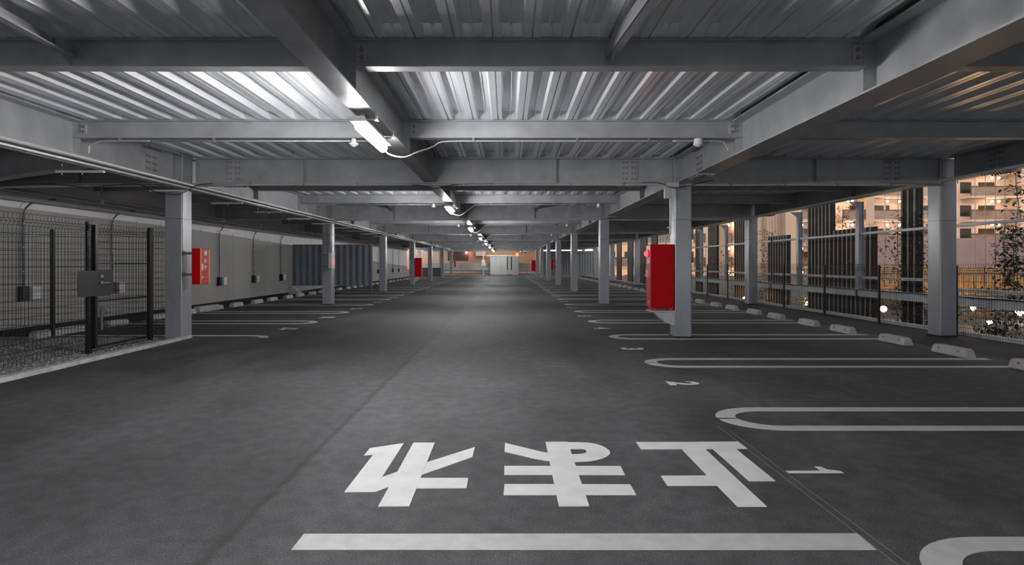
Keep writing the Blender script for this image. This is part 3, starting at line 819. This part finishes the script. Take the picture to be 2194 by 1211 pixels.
# ------------------------------------------------------------------ fire cabinets
def hydrant(x, y, s, lab):
    """x: column face, s: direction of the aisle"""
    r_ = root('hydrant_cabinet', (x+s*.2, y, .42), lab, 'fire cabinet', 'tall red hydrant cabinets')
    a, b = x+s*.02, x+s*.405
    y0, y1 = y-.0, y+.30
    obj('cabinet', MB().box(a, b, y0, y1, .50, 1.575), RED, r_, bevel=.006)
    fd = obj('front_door', MB().box(b, b+s*.012, y0+.015, y1-.01, .515, 1.56), REDF, r_, bevel=.003)
    obj('name_plate', MB().box(b+s*.012, b+s*.015, y0+.06, y1-.05, 1.255, 1.315), WHITE, fd)
    t = fit(text_mb('消火栓', .05, .0), .16, .045)
    tm = MB().add([(b+s*.0165, y+.152-s*(-vx) if s > 0 else y+.152-vx, 1.285+vy) for vx, vy, vz in t.v], t.f)
    obj('lettering', tm, RED, fd)
    obj('door_handle', MB().box(b+s*.012, b+s*.032, y1-.06, y1-.035, 1.02, 1.14), CHROME, fd)
    obj('maker_mark', MB().box(b+s*.012, b+s*.0145, y0+.09, y0+.18, .575, .585).box(b+s*.012, b+s*.0145, y0+.09, y0+.12, .60, .62), WHITE, fd)
    obj('alarm_lamp', MB().ball((b+s*.035, y+.15, 1.42), .05, 14, 10), REDL, r_, smooth=True)
    obj('lamp_collar', MB().tube([(b+s*.008, y+.15, 1.42), (b+s*.022, y+.15, 1.42)], .06, 16), RED, r_)
    for xx in (a+s*.02, b-s*.09):
        obj('foot', MB().box(xx, xx+s*.07, y0+.01, y1-.01, .455, .50), REDF, r_)
    obj('shelf_bracket', MB().box(x+s*.004, b+s*.01, y0-.01, y1+.01, .435, .455).prism([(x+s*.004, .435), (b-s*.03, .435), (x+s*.12, .24), (x+s*.004, .20)], 'y', y0+.02, y0+.03)
        .prism([(x+s*.004, .435), (b-s*.03, .435), (x+s*.12, .24), (x+s*.004, .20)], 'y', y1-.03, y1-.02), LGREY, r_)
    obj('conduit', MB().tube(sm([(a+s*.1, y+.15, 1.57), (a+s*.1, y+.15, 1.66), (a+s*.04, y+.15, 1.73), (a+s*.02, y+.15, 1.85), (a+s*.02, y+.15, 2.5)], 5), .016, 6), PIPE, r_, smooth=True)
    return r_
hydrant(XR-CW, Y0-CW-.03, -1, 'tall red hydrant cabinet with a glowing red lamp on the first hydrant-side column')
hydrant(XL+CW, line(3)-.15, 1, 'tall red hydrant cabinet with a red lamp on the fourth wall-side column')
hydrant(XR-CW, line(6)-.15, -1, 'small distant red hydrant cabinet at the end of the hydrant-side row')

def extinguisher(x, y, s, lab, txt=True):
    r_ = root('extinguisher_box', (x+s*.2, y, .9), lab, 'fire extinguisher box', 'extinguisher boxes on columns')
    a, b = x+s*.16, x+s*.295
    y0, y1 = y, y+.30
    obj('box', MB().box(a, b, y0, y1, .905, 1.50), RED, r_, bevel=.004)
    for yy in (y0+.008, y1-.035):
        obj('yellow_strip', MB().box(b, b+s*.004, yy, yy+.026, .91, 1.495), YEL, r_)
    obj('door_panel', MB().box(b, b+s*.003, y0+.04, y1-.04, .91, 1.495), REDF, r_)
    for ch, zc in (('消', 1.425), ('火', 1.30), ('器', 1.18)):
        t = fit(text_mb(ch, .1, .003), .095, .075)
        obj('lettering', MB().add([(b+s*.0045, y+.16+s*vx, zc+vy) for vx, vy, vz in t.v], t.f), WHITE, r_)
    obj('notice', MB().box(b+s*.003, b+s*.0045, y0+.05, y0+.09, 1.14, 1.25), WHITE, r_)
    obj('notice', MB().box(b+s*.003, b+s*.0045, y0+.09, y1-.08, 1.02, 1.024).box(b+s*.003, b+s*.0045, y0+.06, y0+.08, 1.00, 1.05).box(b+s*.003, b+s*.0045, y0+.12, y1-.09, .96, .963), WHITE, r_)
    for zz in (1.07, 1.42):
        obj('arm', MB().box(x, a, y0+.02, y0+.045, zz-.02, zz+.02).box(x, x+s*.01, y0-.01, y0+.07, zz-.04, zz+.04), PIPED, r_)
    return r_
extinguisher(XL+CW, Y0-.40, 1, 'red extinguisher box with white lettering and yellow edges on the first wall-side column')
extinguisher(XR-CW, line(3)-.15, -1, 'small distant red extinguisher box on the fourth hydrant-side column')
extinguisher(XL+CW, line(6)-.15, 1, 'small distant red extinguisher box at the end of the wall-side row')

# sign box with glowing red digit on the second wall-side column
x0, y0 = XL+CW, line(1)-.42
r_ = root('sign_box', (x0+.08, y0, 1.1), 'grey sign box with a glowing red zero on the second wall-side column', 'sign')
obj('case', MB().box(x0+.02, x0+.12, y0-.10, y0+.20, 1.10, 1.58), LGREY, r_, bevel=.005)
rg = MB(); P = [(y0+.08+.045*math.cos(2*PI*i/20), 1.31+.075*math.sin(2*PI*i/20)) for i in range(21)]
for (a, b), (c, d) in zip(P, P[1:]): rg.tube([(x0+.127, a, b), (x0+.127, c, d)], .008, 6)
obj('red_digit', rg, RING, r_)
for yy in (y0+.0, y0+.1): obj('conduit', MB().tube([(x0+.05, yy, 1.58), (x0+.05, yy, 2.45)], .018, 8), PIPE, r_, smooth=True)
obj('bracket', MB().box(x0, x0+.03, y0-.02, y0+.16, 1.2, 1.5).box(x0, x0+.07, y0-.03, y0+.14, 1.86, 1.875).box(x0, x0+.07, y0-.03, y0+.14, 2.08, 2.095), PIPED, r_)
pipe('tube_connector', [(XR-CW-.10, Y0-.02, 1.86), (XR-CW-.02, Y0-.02, 1.88)], .012, WHITE, 'small white fitting on the column above the hydrant cabinet', 8, 'fitting')
obj('junction_box', MB().box(XR-.36, XR-.26, Y0-.32, Y0-.24, 2.33, 2.50).box(XR-.32, XR-.12, Y0-.30, Y0-.27, 2.50, 2.60), LGREY, lab='small grey junction box under the girder beside the hydrant column', cat='junction box', bevel=.005)

# ------------------------------------------------------------------ corrugated screens
def corrugated(xa, xb, y, z0, z1, lab, p=.26):
    r_ = root('corrugated_screen', ((xa+xb)/2, y, z0), lab, 'screen')
    vs = []; x = xa; P = []
    while x < xb-.01:
        for dx, dy in ((0, 0), (.13, 0), (.155, .05), (.235, .05)): P.append((min(x+dx, xb), y-dy*1.3))
        x += p
    P.append((xb, y))
    n = len(P)
    for X, Y in P: vs += [(X, Y, z0), (X, Y, z1), (X, Y+.02, z0), (X, Y+.02, z1)]
    fs = []
    for i in range(n-1): a = i*4; b = a+4; fs += [(a, b, b+1, a+1), (a+2, a+3, b+3, b+2), (a+1, b+1, b+3, a+3)]
    obj('sheet', MB().add(vs, fs), CORR, r_)
    obj('top_rail', MB().box(xa, xb, y-.08, y+.04, z1, z1+.03), CORR, r_)
    obj('bottom_rail', MB().box(xa, xb, y-.08, y+.04, z0-.03, z0), CORR, r_)
    for xx in (xa+.03, (xa+xb)/2, xb-.08): obj('post', MB().box(xx, xx+.05, y+.04, y+.10, 0, z1), PIPED, r_)
    return r_
corrugated(XW+.02, XL-.16, 23.5, .36, 2.02, 'blue-grey corrugated steel screen between the wall and the third wall-side column')
corrugated(3.35, 9.6, 54.6, .12, 2.42, 'blue-grey corrugated steel screen closing the far hydrant-side bays')

# ------------------------------------------------------------------ far end of the aisle
yk = 58.6
r_ = root('white_kiosk', (-.27, yk, 0), 'pale grey sliding-door cabin closing the far end of the aisle', 'cabin')
obj('body', MB().box(-1.74, 1.25, yk+.03, yk+1.5, 0, 2.0), KIOSK, r_)
for a, b in ((-1.74, -1.16), (-1.15, -.62), (-.61, .03), (.56, 1.25)): obj('door_panel', MB().box(a, b-.02, yk-.02, yk+.03, .06, 2.0), KIOSK, r_, bevel=.01)
obj('door_panel', MB().box(.03, .55, yk-.02, yk+.03, .08, .58).box(.13, .42, yk-.02, yk+.03, .58, 2.0), KIOSK, r_)
obj('slot', MB().box(.03, .12, yk+.0, yk+.035, .6, 2.0).box(.43, .52, yk+.0, yk+.035, .6, 2.0).box(.04, .5, yk-.03, yk+.03, .03, .08), BLACK, r_)
obj('top_beam', MB().box(-2.2, 1.3, yk-.0, yk+.2, 2.03, 2.16), BEIGE2, r_)
r_ = root('meter_box', (-2.42, 58, 0), 'white meter box on a grey post at the far end of the aisle', 'box')
obj('post', MB().box(-2.50, -2.36, 58, 58.12, 0, 2.6), COLM, r_)
obj('box', MB().box(-2.62, -2.22, 57.9, 58, 1.02, 1.62), mat('meter_grey', (.33, .33, .32), .5), r_, bevel=.01)
obj('wall_back', MB().box(-9.2, 3.2, 60.4, 60.5, .0, .12), CONC, kind='structure')
mb = MB()
for i in range(6):
    mb.box(-8.5, -1.75, 60.2, 60.23, .42+i*.14, .54+i*.14); mb.box(1.3, 9.6, 60.2, 60.23, .42+i*.14, .54+i*.14)
obj('wall_back', mb, GREYW, kind='structure')
r_ = root('guard_rail', (-5.2, 59.8, 0), 'white pipe guard rail along the far end, on the wall side of the cabin', 'railing')
obj('rail', MB().box(-9, -1.8, 59.8, 59.9, .56, .70).box(-9, -1.8, 60.2, 60.25, 1.24, 1.29), RAILM, r_)
for x in (-8.7, -6.6, -4.8): obj('post', MB().box(x, x+.1, 59.9, 60.0, 0, 1.25), COLM, r_)
r_ = root('guard_rail', (2.9, 59.8, 0), 'white pipe guard rail along the far end, on the hydrant side of the cabin', 'railing')
obj('rail', MB().box(1.3, 4.6, 59.8, 59.9, .50, .62).box(1.3, 4.6, 60.2, 60.25, 1.24, 1.29), RAILM, r_)
for x in (2.1, 3.9): obj('post', MB().box(x, x+.1, 59.9, 60.0, 0, 1.25), COLM, r_)
for x, w_ in ((1.46, 'wall-facing one'), (1.86, 'garden-facing one')):
    r_ = root('traffic_mirror', (x, 56.9, 2.3), 'small round convex traffic mirror under the roof near the cabin, %s of the pair' % w_, 'mirror')
    obj('mirror', MB().ball((x, 56.9, 2.48), .16, 14, 8, 1.25), MIRR, r_, smooth=True)
    obj('arm', MB().box(x-.015, x+.015, 56.9, 56.93, 2.6, ZT), PIPED, r_)
r_ = root('warning_sign', (1.1, 58.2, 2.0), 'small orange box sign above the cabin', 'sign')
obj('sign', MB().box(.92, 1.22, 58.3, 58.4, 2.02, 2.36), emit('dim_orange', (1, .25, .1), .35, (.5, .15, .08)), r_)
obj('hanger', MB().box(1.05, 1.08, 58.33, 58.36, 2.36, ZT), PIPED, r_)
# grey low boards, left far
mb = MB().box(-8.3, -6.6, 54.3, 54.4, .0, .82)
obj('low_screen', MB().box(-8.4, -6.35, 54.3, 54.4, .0, .85), mat('dark_board', (.06, .06, .06), .6), lab='low dark grey board screen beyond the far wall-side columns', cat='screen')
obj('far_post', MB().box(-9.1, -8.8, 57, 57.3, 0, 2.6), LGREY, lab='pale post standing past the end of the long wall', cat='post')
obj('far_post', MB().box(-7.05, -6.8, 58.5, 58.7, 0, 2.6), COLM, lab='pale post on the far low wall, between the last wall-side columns', cat='post')
# long lamp over the far corrugated screen
r_ = root('strip_light', (5.4, 56.5, 2.4), 'long white strip light above the far corrugated screen', 'light')
obj('diffuser', MB().box(3.6, 5.3, 56.2, 56.3, 2.52, 2.64).box(5.5, 8.6, 56.2, 56.3, 2.54, 2.66), emit('strip_glow', (1, .99, 1), 1.6), r_)
obj('housing', MB().box(3.6, 8.6, 56.2, 56.3, 2.66, 2.74).box(4.4, 4.45, 56.2, 56.3, 2.74, ZT).box(7.4, 7.45, 56.2, 56.3, 2.74, ZT), WHITE, r_)
# building beyond the far end
r_ = root('far_building', (-2, 78, 0), 'orange-lit building beyond the far end of the car park', 'building')
obj('wall', MB().box(-44, 14, 78, 84, -.2, 5.6), ORNG, r_)
obj('wall_panel', MB().box(-17, -9.2, 77.8, 78, .4, 3.2), BEIGE, r_)
obj('window', MB().box(-8.2, -5.4, 77.9, 78.05, 1.7, 3.1), mat('dark_recess', (.05, .03, .03), .7), r_)
obj('window', MB().box(-2.2, -.6, 77.9, 78.05, 1.6, 2.2), WINM, r_)
obj('sign_board', MB().box(-4.3, -2.9, 77.5, 77.9, 2.3, 3.3), BEIGE2, r_)
obj('wall_lamp', MB().ball((-5.6, 77.6, 2.78), .14), emit('pink_lamp', (1, .4, .3), 12), r_)
obj('wall_lamp', MB().box(6.3, 8.8, 76, 76.2, 2.8, 3.1), emit('peach_lamp', (1, .6, .35), 1.2), r_)
obj('wall_lamp', MB().box(-18, -11, 75.6, 75.8, 4.2, 4.4), emit('peach_lamp2', (1, .70, .52), 7.0), r_)
obj('wall_lamp', MB().box(-4, 3, 75.6, 75.8, 4.2, 4.4), emit('peach_lamp3', (1, .60, .38), 3.0), r_)

# ------------------------------------------------------------------ garden side: facade frame, rails
XB = 8.15
for i, u in enumerate((1842, 1712.7, 1555.7, 1503)):
    y = XB*F/(u-CX)
    r_ = root('facade_post', (XB, y, .66), 'slim grey H-post standing on the wide rail outside the fence, %s from the camera' % ORD[i], 'post', 'slim facade posts')
    obj('shaft', MB().ibeam('y', 0, .1, 0, 0, .01, .1), COLM, r_) if False else obj('shaft', MB().box(XB-.06, XB-.05, y-.06, y+.06, .66, 2.68).box(XB+.05, XB+.06, y-.06, y+.06, .66, 2.68).box(XB-.05, XB+.05, y-.005, y+.005, .66, 2.68), COLM, r_)
    obj('bracket', MB().prism([(XB-.25, 2.68), (XB+.07, 2.68), (XB+.07, 2.5), (XB-.02, 2.5)], 'y', y-.012, y+.012), COLM, r_)
    obj('base_plate', MB().box(XB-.09, XB+.09, y-.09, y+.09, .655, .668), COLM, r_)
segs = [(5.5, 10.35), (10.45, 12.9), (13.0, 17.1), (17.3, 24.8), (25, 33)]
for i, (a, b) in enumerate(segs):
    o_ = ORD[i]
    obj('upper_rail', MB().box(XB-.025, XB+.025, a, b, 1.91, 1.965), RAILM, lab='thin pale upper rail outside the garden fence, %s section from the camera' % o_, cat='railing', group='upper facade rails', bevel=.008)
    z = .93 if i else .775
    obj('middle_rail', MB().box(XB-.02, XB+.02, a, b, z-.03, z+.03), RAILM, lab='thin pale middle rail outside the garden fence, %s section from the camera' % o_, cat='railing', group='middle facade rails', bevel=.008)
    obj('wide_rail', MB().box(XB-.07, XB-.04, a, b, .50, .665).box(XB-.07, XB+.06, a, b, .645, .665), RAILM, lab='wide pale guard rail outside the garden fence, %s section from the camera' % o_, cat='railing', group='wide facade rails')
for i, y in enumerate((10.4, 18.5, 26.0, 32.0)):
    obj('rail_support', MB().box(XB-.03, XB+.03, y-.04, y+.04, -.2, .5 if i < 2 else 2.0), COLM, lab='short grey stub post carrying the outer rails, %s from the camera' % ORD[i], cat='post')

obj('wall_sky_blocker', MB().box(14.0, 14.4, -14, 12.5, -.4, 9), MAUVE, kind='structure')  # unseen wall, added to keep sky light off the garden side
# louvre screens
def louvre(u0, u1, ztop, lab, x=9.1):
    yb, ya = x*F/(u0-CX), x*F/(u1-CX)
    r_ = root('louvre_screen', (x, (ya+yb)/2, 0), lab, 'louvre screen', 'brown louvre screens beyond the fence')
    n = max(3, int(round((yb-ya)/.19))); p = (yb-ya)/n
    for i in range(n):
        a = ya+i*p
        obj('fin', MB().box(x, x+.05, a, a+p-.012, -.15, ztop), LOUV, r_)
    for i in range(n):
        a = ya+i*p
        obj('edge_strip', MB().box(x-.03, x-.0, a+p-.030, a+p-.008, -.15, ztop), LOUVE, r_)
    return r_
louvre(1932, 1974, 3.35, 'tall brown louvre screen beside the garden-edge column nearest the camera')
louvre(1787, 1876, 2.17, 'wide brown louvre screen of lower height, joined to a tall one')
louvre(1732, 1786, 3.4, 'tall brown louvre screen joined to the wide lower one')
louvre(1646, 1691, 2.18, 'low brown louvre screen between the second garden-edge column and a facade post')
louvre(1574, 1601, 3.4, 'tall brown louvre screen just before the second garden-edge column')
louvre(1518, 1538, 3.4, 'tall brown louvre screen between two facade posts in the distance')
louvre(1491, 1504, 3.4, 'tall narrow brown louvre screen, last visible beside the hydrant column')
louvre(1370, 1386, 3.4, 'distant brown louvre screen seen behind the hydrant cabinet')
louvre(1345, 1356, 3.4, 'distant brown louvre screen, second from the corrugated screen')

louvre(1396, 1408, 3.4, 'distant brown louvre screen behind the hydrant cabinet, nearer the camera than its neighbour')
louvre(1322, 1331, 3.4, 'brown louvre screen farthest from the camera of all')
# ground and garden
obj('ground', MB().box(8.08, 75, -6, 95, -.4, -.16), SOIL, kind='structure', org=(8, 0, -.16))
obj('ground', MB().box(-30, 8.08, 60.5, 95, -.4, -.1), ASPH2, kind='structure', org=(8, 60, -.1))
# bamboo fence
def bamboo(xa, xb, y, lab):
    r_ = root('bamboo_fence', ((xa+xb)/2, y, -.16), lab, 'fence')
    mb = MB(); x = xa
    while x < xb:
        mb.tube([(x, y, -.16), (x, y, 1.14+random.uniform(-.02, .02))], .026, 6); x += .066
    obj('canes', mb, BAMB, r_, smooth=True)
    obj('cross_rail', MB().box(xa, xb, y-.05, y-.03, .25, .29).box(xa, xb, y-.05, y-.03, .85, .89), TWIG, r_)
    for i in range(int((xb-xa)/1.7)):
        xx = xa+.8+i*1.7
        obj('uplight', MB().ball((xx, y-.75, -.08), .07), WARMB, r_)
bamboo(13.3, 21.5, 21.5, 'orange-lit bamboo fence glowing behind the louvres')
# mauve boundary wall, timber deck
obj('boundary_wall', MB().prism([(36, -.2), (66, -.2), (66, 4.9), (54, 4.0), (36, 3.7)], 'y', 58, 58.6), MAUVE, lab='broad mauve-grey wall below the apartment balconies', cat='wall')
for i in range(7): 
    obj('timber_step', MB().box(11.2+i*.1, 17.5, 14.3+i*.55, 14.6+i*.55, -.16, -.02+i*.045), WOOD, lab='low dark timber edging in the garden, %s from the fence' % ORD[i], cat='edging', group='timber edging in the garden')
def garden_lamp(u, v, z, lab, r=.09, m=WARMB):
    x, y = gp(u, v, z)
    r_ = root('garden_lamp', (x, y, -.16), lab, 'garden lamp')
    obj('bulb', MB().ball((x, y, z), r), m, r_, smooth=True)
    obj('stem', MB().tube([(x, y, -.16), (x, y, z-r*.8)], .02, 8), PIPED, r_)
garden_lamp(1893, 662, .12, 'bright warm garden lamp low behind the fence, between two louvre screens', .075, emit('garden_bright', (1, .72, .42), 15))
garden_lamp(2186, 668, .12, 'bright warm garden lamp low behind the fence at the frame edge', .09, emit('garden_bright', (1, .72, .42), 15))
garden_lamp(1731, 651, .0, 'small warm garden lamp beside the tall louvre screen', .07)
garden_lamp(1596, 640, -.04, 'small warm garden lamp past the second garden-edge column', .07)
garden_lamp(2085, 660, .25, 'slim warm glowing bollard behind the fence', .05)
garden_lamp(2120, 690, .02, 'small warm ground lamp among the garden edging', .05)

fl = bpy.data.lights.new('facade_fill', 'AREA'); fl.shape = 'RECTANGLE'; fl.size = 40; fl.size_y = 3; fl.energy = 1500; fl.color = (1, .62, .38)  # unseen area light without a lamp body, added to brighten the apartment front
fo = bpy.data.objects.new('facade_fill', fl); COL.objects.link(fo); fo.location = (42, 40, 17); fo.rotation_euler = (math.radians(68), 0, 0)
# leaves
def leaves(mb, c, n, sx, sy, sz, size):
    for _ in range(n):
        p = Vector((c[0]+random.gauss(0, sx), c[1]+random.gauss(0, sy), c[2]+random.gauss(0, sz)))
        L = size*random.uniform(.6, 1.3)
        M = Matrix.Rotation(random.uniform(0, 2*PI), 3, 'Z') @ Matrix.Rotation(random.uniform(-1.0, .6), 3, 'X')
        q = [M @ Vector(t)*L for t in ((0, 0, 0), (.30, .4, .07), (0, 1, 0), (-.30, .4, .07))]
        mb.add([p+t for t in q], [(0, 1, 2), (0, 2, 3)])
    return mb
def vine(u, x, z0, z1, lab, dens=60, size=.07, spread=.06, wire=True):
    y = x*F/(u-CX)
    r_ = root('climbing_vine', (x, y, -.16), lab, 'climbing plant', 'climbing plants on wires')
    if wire: obj('support_wire', MB().tube([(x, y, -.16), (x, y, 3.3)], .006, 5), LGREY, r_)
    pts = [(x+random.uniform(-.02, .02), y+random.uniform(-.02, .02), -.16+(z1+.16)*t/9) for t in range(10)]
    obj('stem', MB().tube(pts, .006, 5), TWIG, r_)
    mb = MB()
    for i in range(dens):
        z = random.uniform(z0, z1); leaves(mb, (x, y, z), 3, spread, spread, .03, size)
    obj('leaf_mass', mb, LEAF, r_, kind='stuff')
    return r_
vine(1924, 9.0, .0, 2.4, 'dense climbing plant between the tall louvre and the first garden-edge column', 170, .075, .09)
vine(1978, 9.1, .0, 2.5, 'dense climbing plant directly against the first garden-edge column', 170, .075, .10)
vine(1896, 9.2, .2, 1.9, 'thin climbing plant on a wire beside the tall louvre screen', 60, .06, .12)
vine(1862, 9.6, 1.2, 2.3, 'climbing plant arching over the wide low louvre screen', 50, .07, .22, False)
vine(2089, 9.2, .3, 1.0, 'bare wire with a few leaves just past the first garden-edge column', 8, .06, .04)
vine(2111, 9.2, .4, 1.2, 'wire with sparse leaves, second past the first garden-edge column', 10, .06, .05)
vine(2133, 9.2, .2, 1.5, 'wire with sparse leaves, third past the first garden-edge column', 26, .07, .07)
vine(2153, 9.2, .2, 2.0, 'leafy climbing plant, fourth wire past the first garden-edge column', 90, .095, .10)
vine(2179, 9.3, .1, 3.0, 'tall leafy climbing plant on the last wire by the frame edge', 110, .10, .10)
vine(2172, 8.9, .7, 1.9, 'broad-leaved climbing plant spreading beside the frame edge', 90, .12, .13, False)
vine(1638, 9.3, .2, 2.5, 'pale-leaved climbing plant just past the second garden-edge column', 150, .075, .13)
vine(1655, 9.5, .9, 2.4, 'climbing plant rising behind the low louvre screen', 60, .07, .12)
vine(1722, 9.6, .2, 2.0, 'climbing plant between the low and the tall louvre screens', 70, .07, .12)
vine(1568, 9.6, .2, 1.6, 'climbing plant beside the louvre before the second garden-edge column', 90, .07, .15)
vine(1545, 9.8, .2, 1.9, 'climbing plant between distant facade posts', 60, .08, .16)
vine(1512, 9.8, .2, 2.2, 'climbing plant beside the narrow distant louvre', 60, .08, .16)
vine(1806, 9.5, 2.1, 2.9, 'climbing plant above the wide low louvre screen near the facade post', 50, .08, .16, False)
vine(1776, 9.9, 2.1, 2.8, 'climbing plant tuft above the junction of two louvre screens', 30, .08, .16, False)
def shrub(x, y, r, h, lab):
    r_ = root('garden_shrub', (x, y, -.16), lab, 'shrub', 'low garden shrubs')
    mb = MB(); leaves(mb, (x, y, -.16+h*.5), 320, r*.5, r*.5, h*.24, .09)
    obj('leaf_mass', mb, LEAF, r_, kind='stuff')
    obj('stem', MB().tube([(x, y, -.16), (x, y, h*.5)], .015, 5), TWIG, r_)
for i, (x, y, r, h, wd) in enumerate(((9.6, 12.6, .5, .5, 'below the bright lamp'), (10.6, 13.6, .6, .6, 'behind the bright lamp'), (10.2, 9.9, .5, .45, 'under the leafy wires'), (11.2, 11.3, .6, .6, 'beside the glowing bollard'),
        (12.4, 12.6, .6, .7, 'behind the timber edging'), (9.4, 17.3, .5, .5, 'beside the small lamp by the tall louvre'), (9.7, 21, .6, .8, 'past the second garden-edge column'), (9.8, 23.2, .7, .8, 'between the distant louvres'),
        (9.0, 10.3, .35, .35, 'close behind the fence by the column'), (12.0, 14.9, .7, .9, 'in front of the bamboo fence'), (10.0, 16.4, .4, .5, 'behind the low louvre screen'))):
    shrub(x, y, r, h, 'low leafy garden shrub %s' % wd)

# ------------------------------------------------------------------ apartment building
YA = 66.0
r_ = root('apartment_building', (42, YA, 0), 'large warm-lit apartment building with stacked balconies behind the garden', 'building')
def ax(u): return (u-CX)*YA/F
def az(v): return H+(CY-v)*YA/F
FL = 49.6*YA/F
ZS = [az(423)+FL*i for i in range(-4, 4)]                # slab levels
def facade(u0, u1, wall_m, bal=True, lamps=(), wins=(), front=YA):
    xa, xb = ax(u0), ax(u1)
    for z in ZS:
        obj('balcony_slab', MB().box(xa, xb, front-1.6, front+.0, z-.24, z), BEIGE2, r_)
        if bal:
            obj('railing', MB().box(xa, xb, front-1.62, front-1.58, z+.08, z+1.02), GLASSM, r_)
            f = MB().box(xa, xb, front-1.68, front-1.56, z+1.02, z+1.12)
            n = max(1, int((xb-xa)/3.2))
            for i in range(n+1):
                x = xa+(xb-xa)*i/n; f.box(x-.05, x+.05, front-1.68, front-1.60, z, z+1.05)
            obj('railing_frame', f, FRAMEM, r_)
        for (w0, w1) in wins:
            obj('window', MB().box(ax(w0), ax(w1), front-.06, front+.02, z+.5, z+1.78), WINM, r_)
        for lu in lamps:
            obj('balcony_lamp', MB().ball((ax(lu), front-1.25, z-.62), .14, 8, 6), WARML, r_)
obj('wall', MB().box(ax(1296), ax(2170), YA, YA+6, -.2, 20), BEIGE2, r_)
facade(2056, 2160, BEIGE, True, (2106, 2120), ((2057, 2080), (2096, 2130)))
facade(1852, 1992, BEIGE, True, (1886, 1911, 1980), ((1862, 1893), (1898, 1905), (1975, 1990)))
facade(1789, 1835, BEIGE, True, (1803, 1812), ((1820, 1835),))
facade(1694, 1735, BEIGE, True, (1706,), ((1700, 1708), (1718, 1735)))
facade(1478, 1500, BEIGE, True, (1486,), ((1482, 1486),))
facade(1376, 1440, BEIGE, True, (1400, 1425), ((1382, 1390),))
facade(1306, 1362, BEIGE, True, (1320, 1348), ((1312, 1318), (1338, 1346)))
facade(1548, 1556, BEIGE, True, (1552,), ())
obj('pier', MB().box(ax(1835), ax(1852), YA-1.8, YA, -.2, 20), BEIGE, r_)
obj('pier', MB().box(ax(1660), ax(1692), YA-2.6, YA, -.2, 20), BEIGE, r_)
obj('pier', MB().box(ax(1632), ax(1660), YA-1.4, YA, -.2, 20), BEIGE, r_)
for i in range(4): obj('pilaster', MB().box(ax(1636+i*6), ax(1636.8+i*6), YA-1.5, YA-1.4, -.2, 20), BEIGE, r_)
obj('pier', MB().box(ax(1561), ax(1575), YA-1.8, YA, -.2, 20), BEIGE2, r_)
for z in ZS[:5]: obj('wall_lamp', MB().ball((ax(1569), YA-2.0, z+1.6), .14, 8, 6), WARML, r_)
obj('pier', MB().box(ax(1538), ax(1547), YA-1.8, YA, -.2, 20), BEIGE, r_)
obj('end_wall', MB().add([(ax(2160), YA-1.6, -.2), (ax(2290), YA-16, -.2), (ax(2290), YA-16, 22), (ax(2160), YA-1.6, 22), (ax(2160), YA+4, -.2), (ax(2290), YA+4, -.2), (ax(2290), YA+4, 22), (ax(2160), YA+4, 22)],
    [(0,1,2,3),(7,6,5,4),(0,4,5,1),(3,2,6,7),(1,5,6,2),(4,0,3,7)]), BEIGE2, r_)
for i, z in enumerate(ZS):
    obj('corner_lamp', MB().ball((ax(2150), YA-3.6, z-.4), .15, 8, 6), WARML, r_) if i % 2 == 0 else None

# clean the helper property
for o in bpy.data.objects:
    if '_w' in o: del o['_w']
